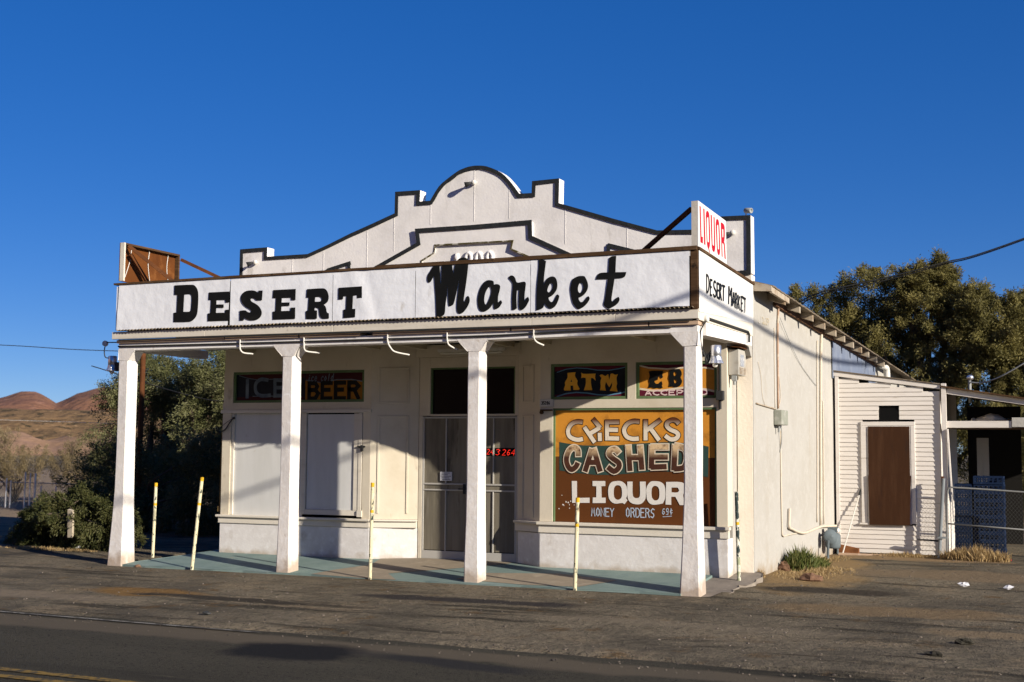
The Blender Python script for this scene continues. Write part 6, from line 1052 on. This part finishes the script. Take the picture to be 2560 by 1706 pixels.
# dry scrub trees on the far left
sg = 'dry scrub trees beyond the chain-link fence'
for i, (x, y, h_, r, lab) in enumerate([(-24.6, 14.5, 1.9, .9, 'bare-trunked dry scrub tree at the left edge of the view'), (-22.6, 15.0, 1.7, .8, 'grey-green dry scrub tree second from the left edge'), (-20.6, 14.8, 2.0, .95, 'widest dry scrub tree next to the dark pepper tree'), (-19.4, 15.6, 1.6, .8, 'dry scrub tree half hidden by the dark pepper tree')]):
    tree((x, y, 0), [(x, y, h_ * .7, r, r * .8, h_ * .38), (x + .4, y, h_ * .5, r * .8, r * .7, h_ * .3), (x - .4, y, h_ * .55, r * .7, r * .6, h_ * .35)], 26, .26, 6500, .13, -.5, leafC, lab, 'tree', name='scrub_tree', seed=40 + i, limbs=20, tr=.035, group=sg, aspect=.22)
random.seed(77)
def tuft(loc, r, h_, n, lm, lab, seed, cat='grass tuft', name='grass_tuft', droop=.35, wd=.008, kind=None):
    rnd = random.Random(seed); m = MB()
    for i in range(n):
        a = rnd.uniform(0, 6.283); q = rnd.random() ** .6; p = Vector(loc) + Vector((math.cos(a) * r[0] * q, math.sin(a) * r[1] * q, -.02)); hh = h_ * rnd.uniform(.4, 1.1) * (1 - .45 * q)
        d = Vector((rnd.gauss(0, droop), rnd.gauss(0, droop), 1)).normalized(); e = p + d * hh; mid = p + Vector((d.x * .3, d.y * .3, d.z * .55)) * hh; sd = Vector((rnd.gauss(0, 1), rnd.gauss(0, 1), 0)).normalized() * wd
        b = len(m.v); m.v += [tuple(p - sd), tuple(p + sd), tuple(mid + sd * .8), tuple(e), tuple(mid - sd * .8)]; m.f.append([b, b + 1, b + 2, b + 3, b + 4]); m.mi.append(0); m.tint.append(rnd.random())
    return add(name, m, lm, lab, cat)
tuft((.50, 3.35, 0), (.20, .35), .40, 1300, weedm, 'green weed clump against the side wall', 61, 'weed', 'weed', .28, .009); tuft((.62, 3.9, 0), (.16, .3), .22, 700, weedm, 'lower yellow-green weed behind the green clump', 62, 'weed', 'weed', .5, .009)
tuft((.24, 2.02, 0), (.07, .07), .17, 130, drym, 'small dry grass tuft at the front foot of the side wall', 63)
tuft((.75, 3.0, -.01), (.55, 1.1), .12, 2600, drym, 'sparse dry grass around the weed by the side wall', 64, droop=.8, wd=.006)
tuft((2.55, 6.15, 0), (.5, .2), .30, 1700, drym, 'thick dry grass clump at the foot of the chain-link gate', 65, wd=.007); tuft((1.5, 6.38, 0), (.55, .12), .13, 900, drym, 'low dry grass along the foot of the annex wall', 66, droop=.6, wd=.006); tuft((.6, 5.4, 0), (.25, .6), .08, 500, drym, 'sparse dry grass near the gas meter', 67, droop=.8, wd=.006)
tuft((-11.0, 1.35, 0), (1.0, .15), .08, 700, drym, 'thin dry grass fringe under the green shrub', 68, droop=.8, wd=.006)
# ------------------------------------------------------------------ far left: fence, hills, wires
FN = thing('chain_fence', (-22, 11.5, 0), 'distant chain-link fence with slim metal posts at far left', 'fence')
for px_, pz_, k in [(-21.34, .945, 1), (-21.17, .915, 1), (-21.0, .91, 1.5), (-21.98, .775, 1), (-21.83, .715, 1), (-23.2, .8, 1), (-24.4, .8, 1), (-20.8, .58, 1), (-20.3, .58, 1)]:
    m = MB(); m.tube([(px_, 11.5, -.1), (px_ + .02, 11.5, pz_)], .022 * k, 6); m.build('post', galv, FN)
m = MB(); x = -27.
while x < -19.3:
    for sg_ in (1, -1):
        pts = [(x + sg_ * k * .09, 11.5, .04 + k * .09) for k in range(8)]; m.tube(pts, .003, 3, False)
    x += .085
m.tube([(-27, 11.5, .68), (-19.3, 11.5, .66)], .012, 5); m.build('wire_mesh', greym, FN)
m = MB(); m.tube(smooth_path([(-27, 11.5, .78), (-24, 11.52, .74), (-22.0, 11.5, .82), (-20.9, 11.5, .70)], 5), .004, 4); m.build('top_wire', greym, FN)
hillm = mat('red_hill', (.25, .125, .070), .95, [((.17, .085, .06), .02, .45, .65), ((.34, .19, .13), .05, .55, .72), ((.13, .07, .05), .15, .56, .66)], bump=((.08, 1., 4.),))
mesam = mat('dark_mesa', (.19, .118, .058), .95, [((.12, .078, .040), .09, .45, .62), ((.26, .165, .085), .22, .55, .7), ((.055, .042, .022), .22, .56, .60), ((.30, .20, .11), .5, .60, .68)], bump=((.2, 1., 2.),))
foot = mat('pink_slope', (.34, .205, .125), .95, [((.22, .135, .075), .06, .45, .62), ((.38, .23, .165), .12, .56, .72), ((.12, .085, .055), .5, .60, .70)], bump=((.3, .8, 1.),))
def hill(name, a0, a1, r0, r1, hf, mt, n=120, rows=16):
    m = MB()
    for j in range(rows + 1):
        t = j / rows; rr = r0 + (r1 - r0) * t
        for i in range(n + 1):
            a = a0 + (a1 - a0) * i / n; x, y = 4.2 + math.sin(a) * rr, -14.9 + math.cos(a) * rr
            m.v.append((x, y, hf(a, t, x, y) - .5))
    for j in range(rows):
        for i in range(n): q = j * (n + 1) + i; m.f.append([q, q + 1, q + n + 2, q + n + 1]); m.mi.append(0)
    tag(m.build(name, mt, smooth=True), kind='structure')
def sm(t): t = max(0, min(1, t)); return t * t * (3 - 2 * t)
def pix(a): return 2560 * 0 + 1280 + 3272.7 * math.tan(a + .4152)
CP = [(-900, 100), (-400, 112), (-200, 106), (-100, 104), (-40, 112), (0, 122), (40, 136), (71, 141), (100, 137), (125, 121), (141, 110), (160, 117), (207, 142), (260, 156), (330, 142), (420, 150), (500, 185), (555, 198), (640, 190), (800, 150), (1100, 120), (9999, 100)]
def h_far(a, t, x, y):
    u = pix(a); pk = 100
    for (u0, p0), (u1, p1) in zip(CP, CP[1:]):
        if u0 <= u <= u1: k = (u - u0) / (u1 - u0); pk = p0 + (p1 - p0) * k
    pk += -7 * abs(nz(u, t * 3, 3, .055)) * min(1, 4 * (1 - t)) + 2.0 * nz(u, 0, 0, .06) + 1.2 * nz(u, 0, 4, .17)
    return sm(t * 1.15) * pk / 3272.7 * 1440 * .93 + 1.6 + (10 * nz(x, y, 1, .006) + 5 * nz(x, y, 5, .02)) * sm(t * 3) * sm((1 - t) * 4 - .4)
hill('hills', -.415 - .52, -.415 + .05, 1050, 1500, h_far, hillm)
def h_mesa(a, t, x, y):
    u = pix(a); e = 98 + 2.0 * nz(u, 1, 0, .02); return 1.6 * sm(t * 3) + (min(1, t * 3.2) ** .9) * e / 3272.7 * 516 * .93 + 2.2 * nz(x, y, 2, .03) * sm(t * 6) * (1 - sm(t * 3.1)) + 1. * nz(x, y, 8, .12) * sm(t * 6) * (1 - sm(t * 3.2))
hill('mesa', -.415 - .52, -.415 + .3, 450, 660, h_mesa, mesam, 260, 40)
def h_foot(a, t, x, y):
    u = pix(a); return min(1, t * 3) * (46 + 13 * nz(u, 3, 0, .012)) / 3272.7 * 270 * .93 + (1.2 * nz(x, y, 4, .06) + .5 * nz(x, y, 7, .25)) * sm(t * 4)
hill('foothill', -.415 - .52, -.415 + .3, 245, 320, h_foot, foot, 260, 24)
def h_sky_block(a, t, x, y):
    k = sm((a - 2.35) / .5) * sm((5.3 - a) / .4); return sm(t * 1.2) * (74 + 16 * nz(a, 0, 0, 3) + 7 * nz(a, 2, 0, 11)) * k + 4 * nz(x, y, 6, .03) * t
hill('hills', 2.3, 5.35, 110, 240, h_sky_block, hillm, 160, 14)  # unseen range added behind the camera to keep sky light off the porch
def cable(pts, r, lab, n=10, mt=None):
    m = MB(); m.tube(smooth_path(pts, n), r, 6, False); add('power_cable', m, mt or darkpipe, lab, 'cable', smooth=True)
cable([(-.75, 9.3, 4.33), (-.221, 9, 4.501), (.852, 9, 4.698), (1.889, 9, 4.928), (3.235, 9, 5.286), (9, 9, 7.3)], .012, 'upper overhead cable running from the market roof to the upper right'); cable([(-.7, 9.3, 4.30), (-.2, 9.05, 4.47), (.87, 9.05, 4.665), (1.889, 9.05, 4.905), (3.235, 9.05, 5.27), (9, 9.05, 7.28)], .010, 'lower overhead cable paired just under the upper one at right')
cable([(2.46, 6.9, 2.72), (2.75, 6.8, 2.73), (3.29, 6.6, 2.99), (5.2, 6.4, 4.2), (9, 6, 6.6)], .011, 'insulated cable rising from the lean-to roof to the right', mt=greym)
T = thing('weatherhead', (2.46, 7.0, 2.55), 'grey electric weatherhead mast on the lean-to roof', 'weatherhead'); m = MB(); m.tube([(2.46, 7.0, 2.4), (2.46, 7.0, 2.78)], .025, 8); m.build('mast', greym, T); m = MB(); m.ell((2.47, 6.98, 2.80), (.055, .06, .045), 10, 6); m.build('cap', galv, T, smooth=True)
cable([(-30, 12.4, 4.75), (-22.883, 12, 4.352), (-18.8, 12, 4.09), (-8.5, 12, 3.7)], .010, 'thin overhead cable crossing the sky at left behind the pillar')
cable([(-30, 12, 2.5), (-22.776, 12, 2.318), (-18.85, 12, 2.213), (-14, 12, 2.02)], .006, 'thin pale wire crossing the hills and trees at left', mt=whitepipe)
cable([(-17.2, 9.2, 3.5), (-12.8, 8.2, 2.6), (-12.2, 8, 3.3)], .012, 'dark cable hanging in front of the pepper trees')
# service drop to the right of the view; its shadow crosses sign, pillars and side wall
cable([(9, -22, 10.5), (9, -14, 8.75), (9, -7.06, 7.47), (9, -4.0, 6.93), (9, -1.76, 6.62), (9, 2, 6.36), (9, 5.5, 6.4), (9, 9, 6.6)], .032, 'thick overhead service cable alongside the market lot')
for (px_, py_) in [(9, -22.3), (9, 9.2)]:
    T = thing('utility_pole', (px_, py_, 0), 'wooden utility pole %s' % ('across the road' if py_ < 0 else 'beyond the right side of the lot'), 'utility pole', 'utility poles'); m = MB(); m.tube([(px_, py_, -.3), (px_, py_, 11)], [.15, .10], 12); m.build('pole', bark, T); m = MB(); m.box(px_ - .9, px_ + .9, py_ - .05, py_ + .05, 10.2, 10.32); m.build('crossarm', bark, T)
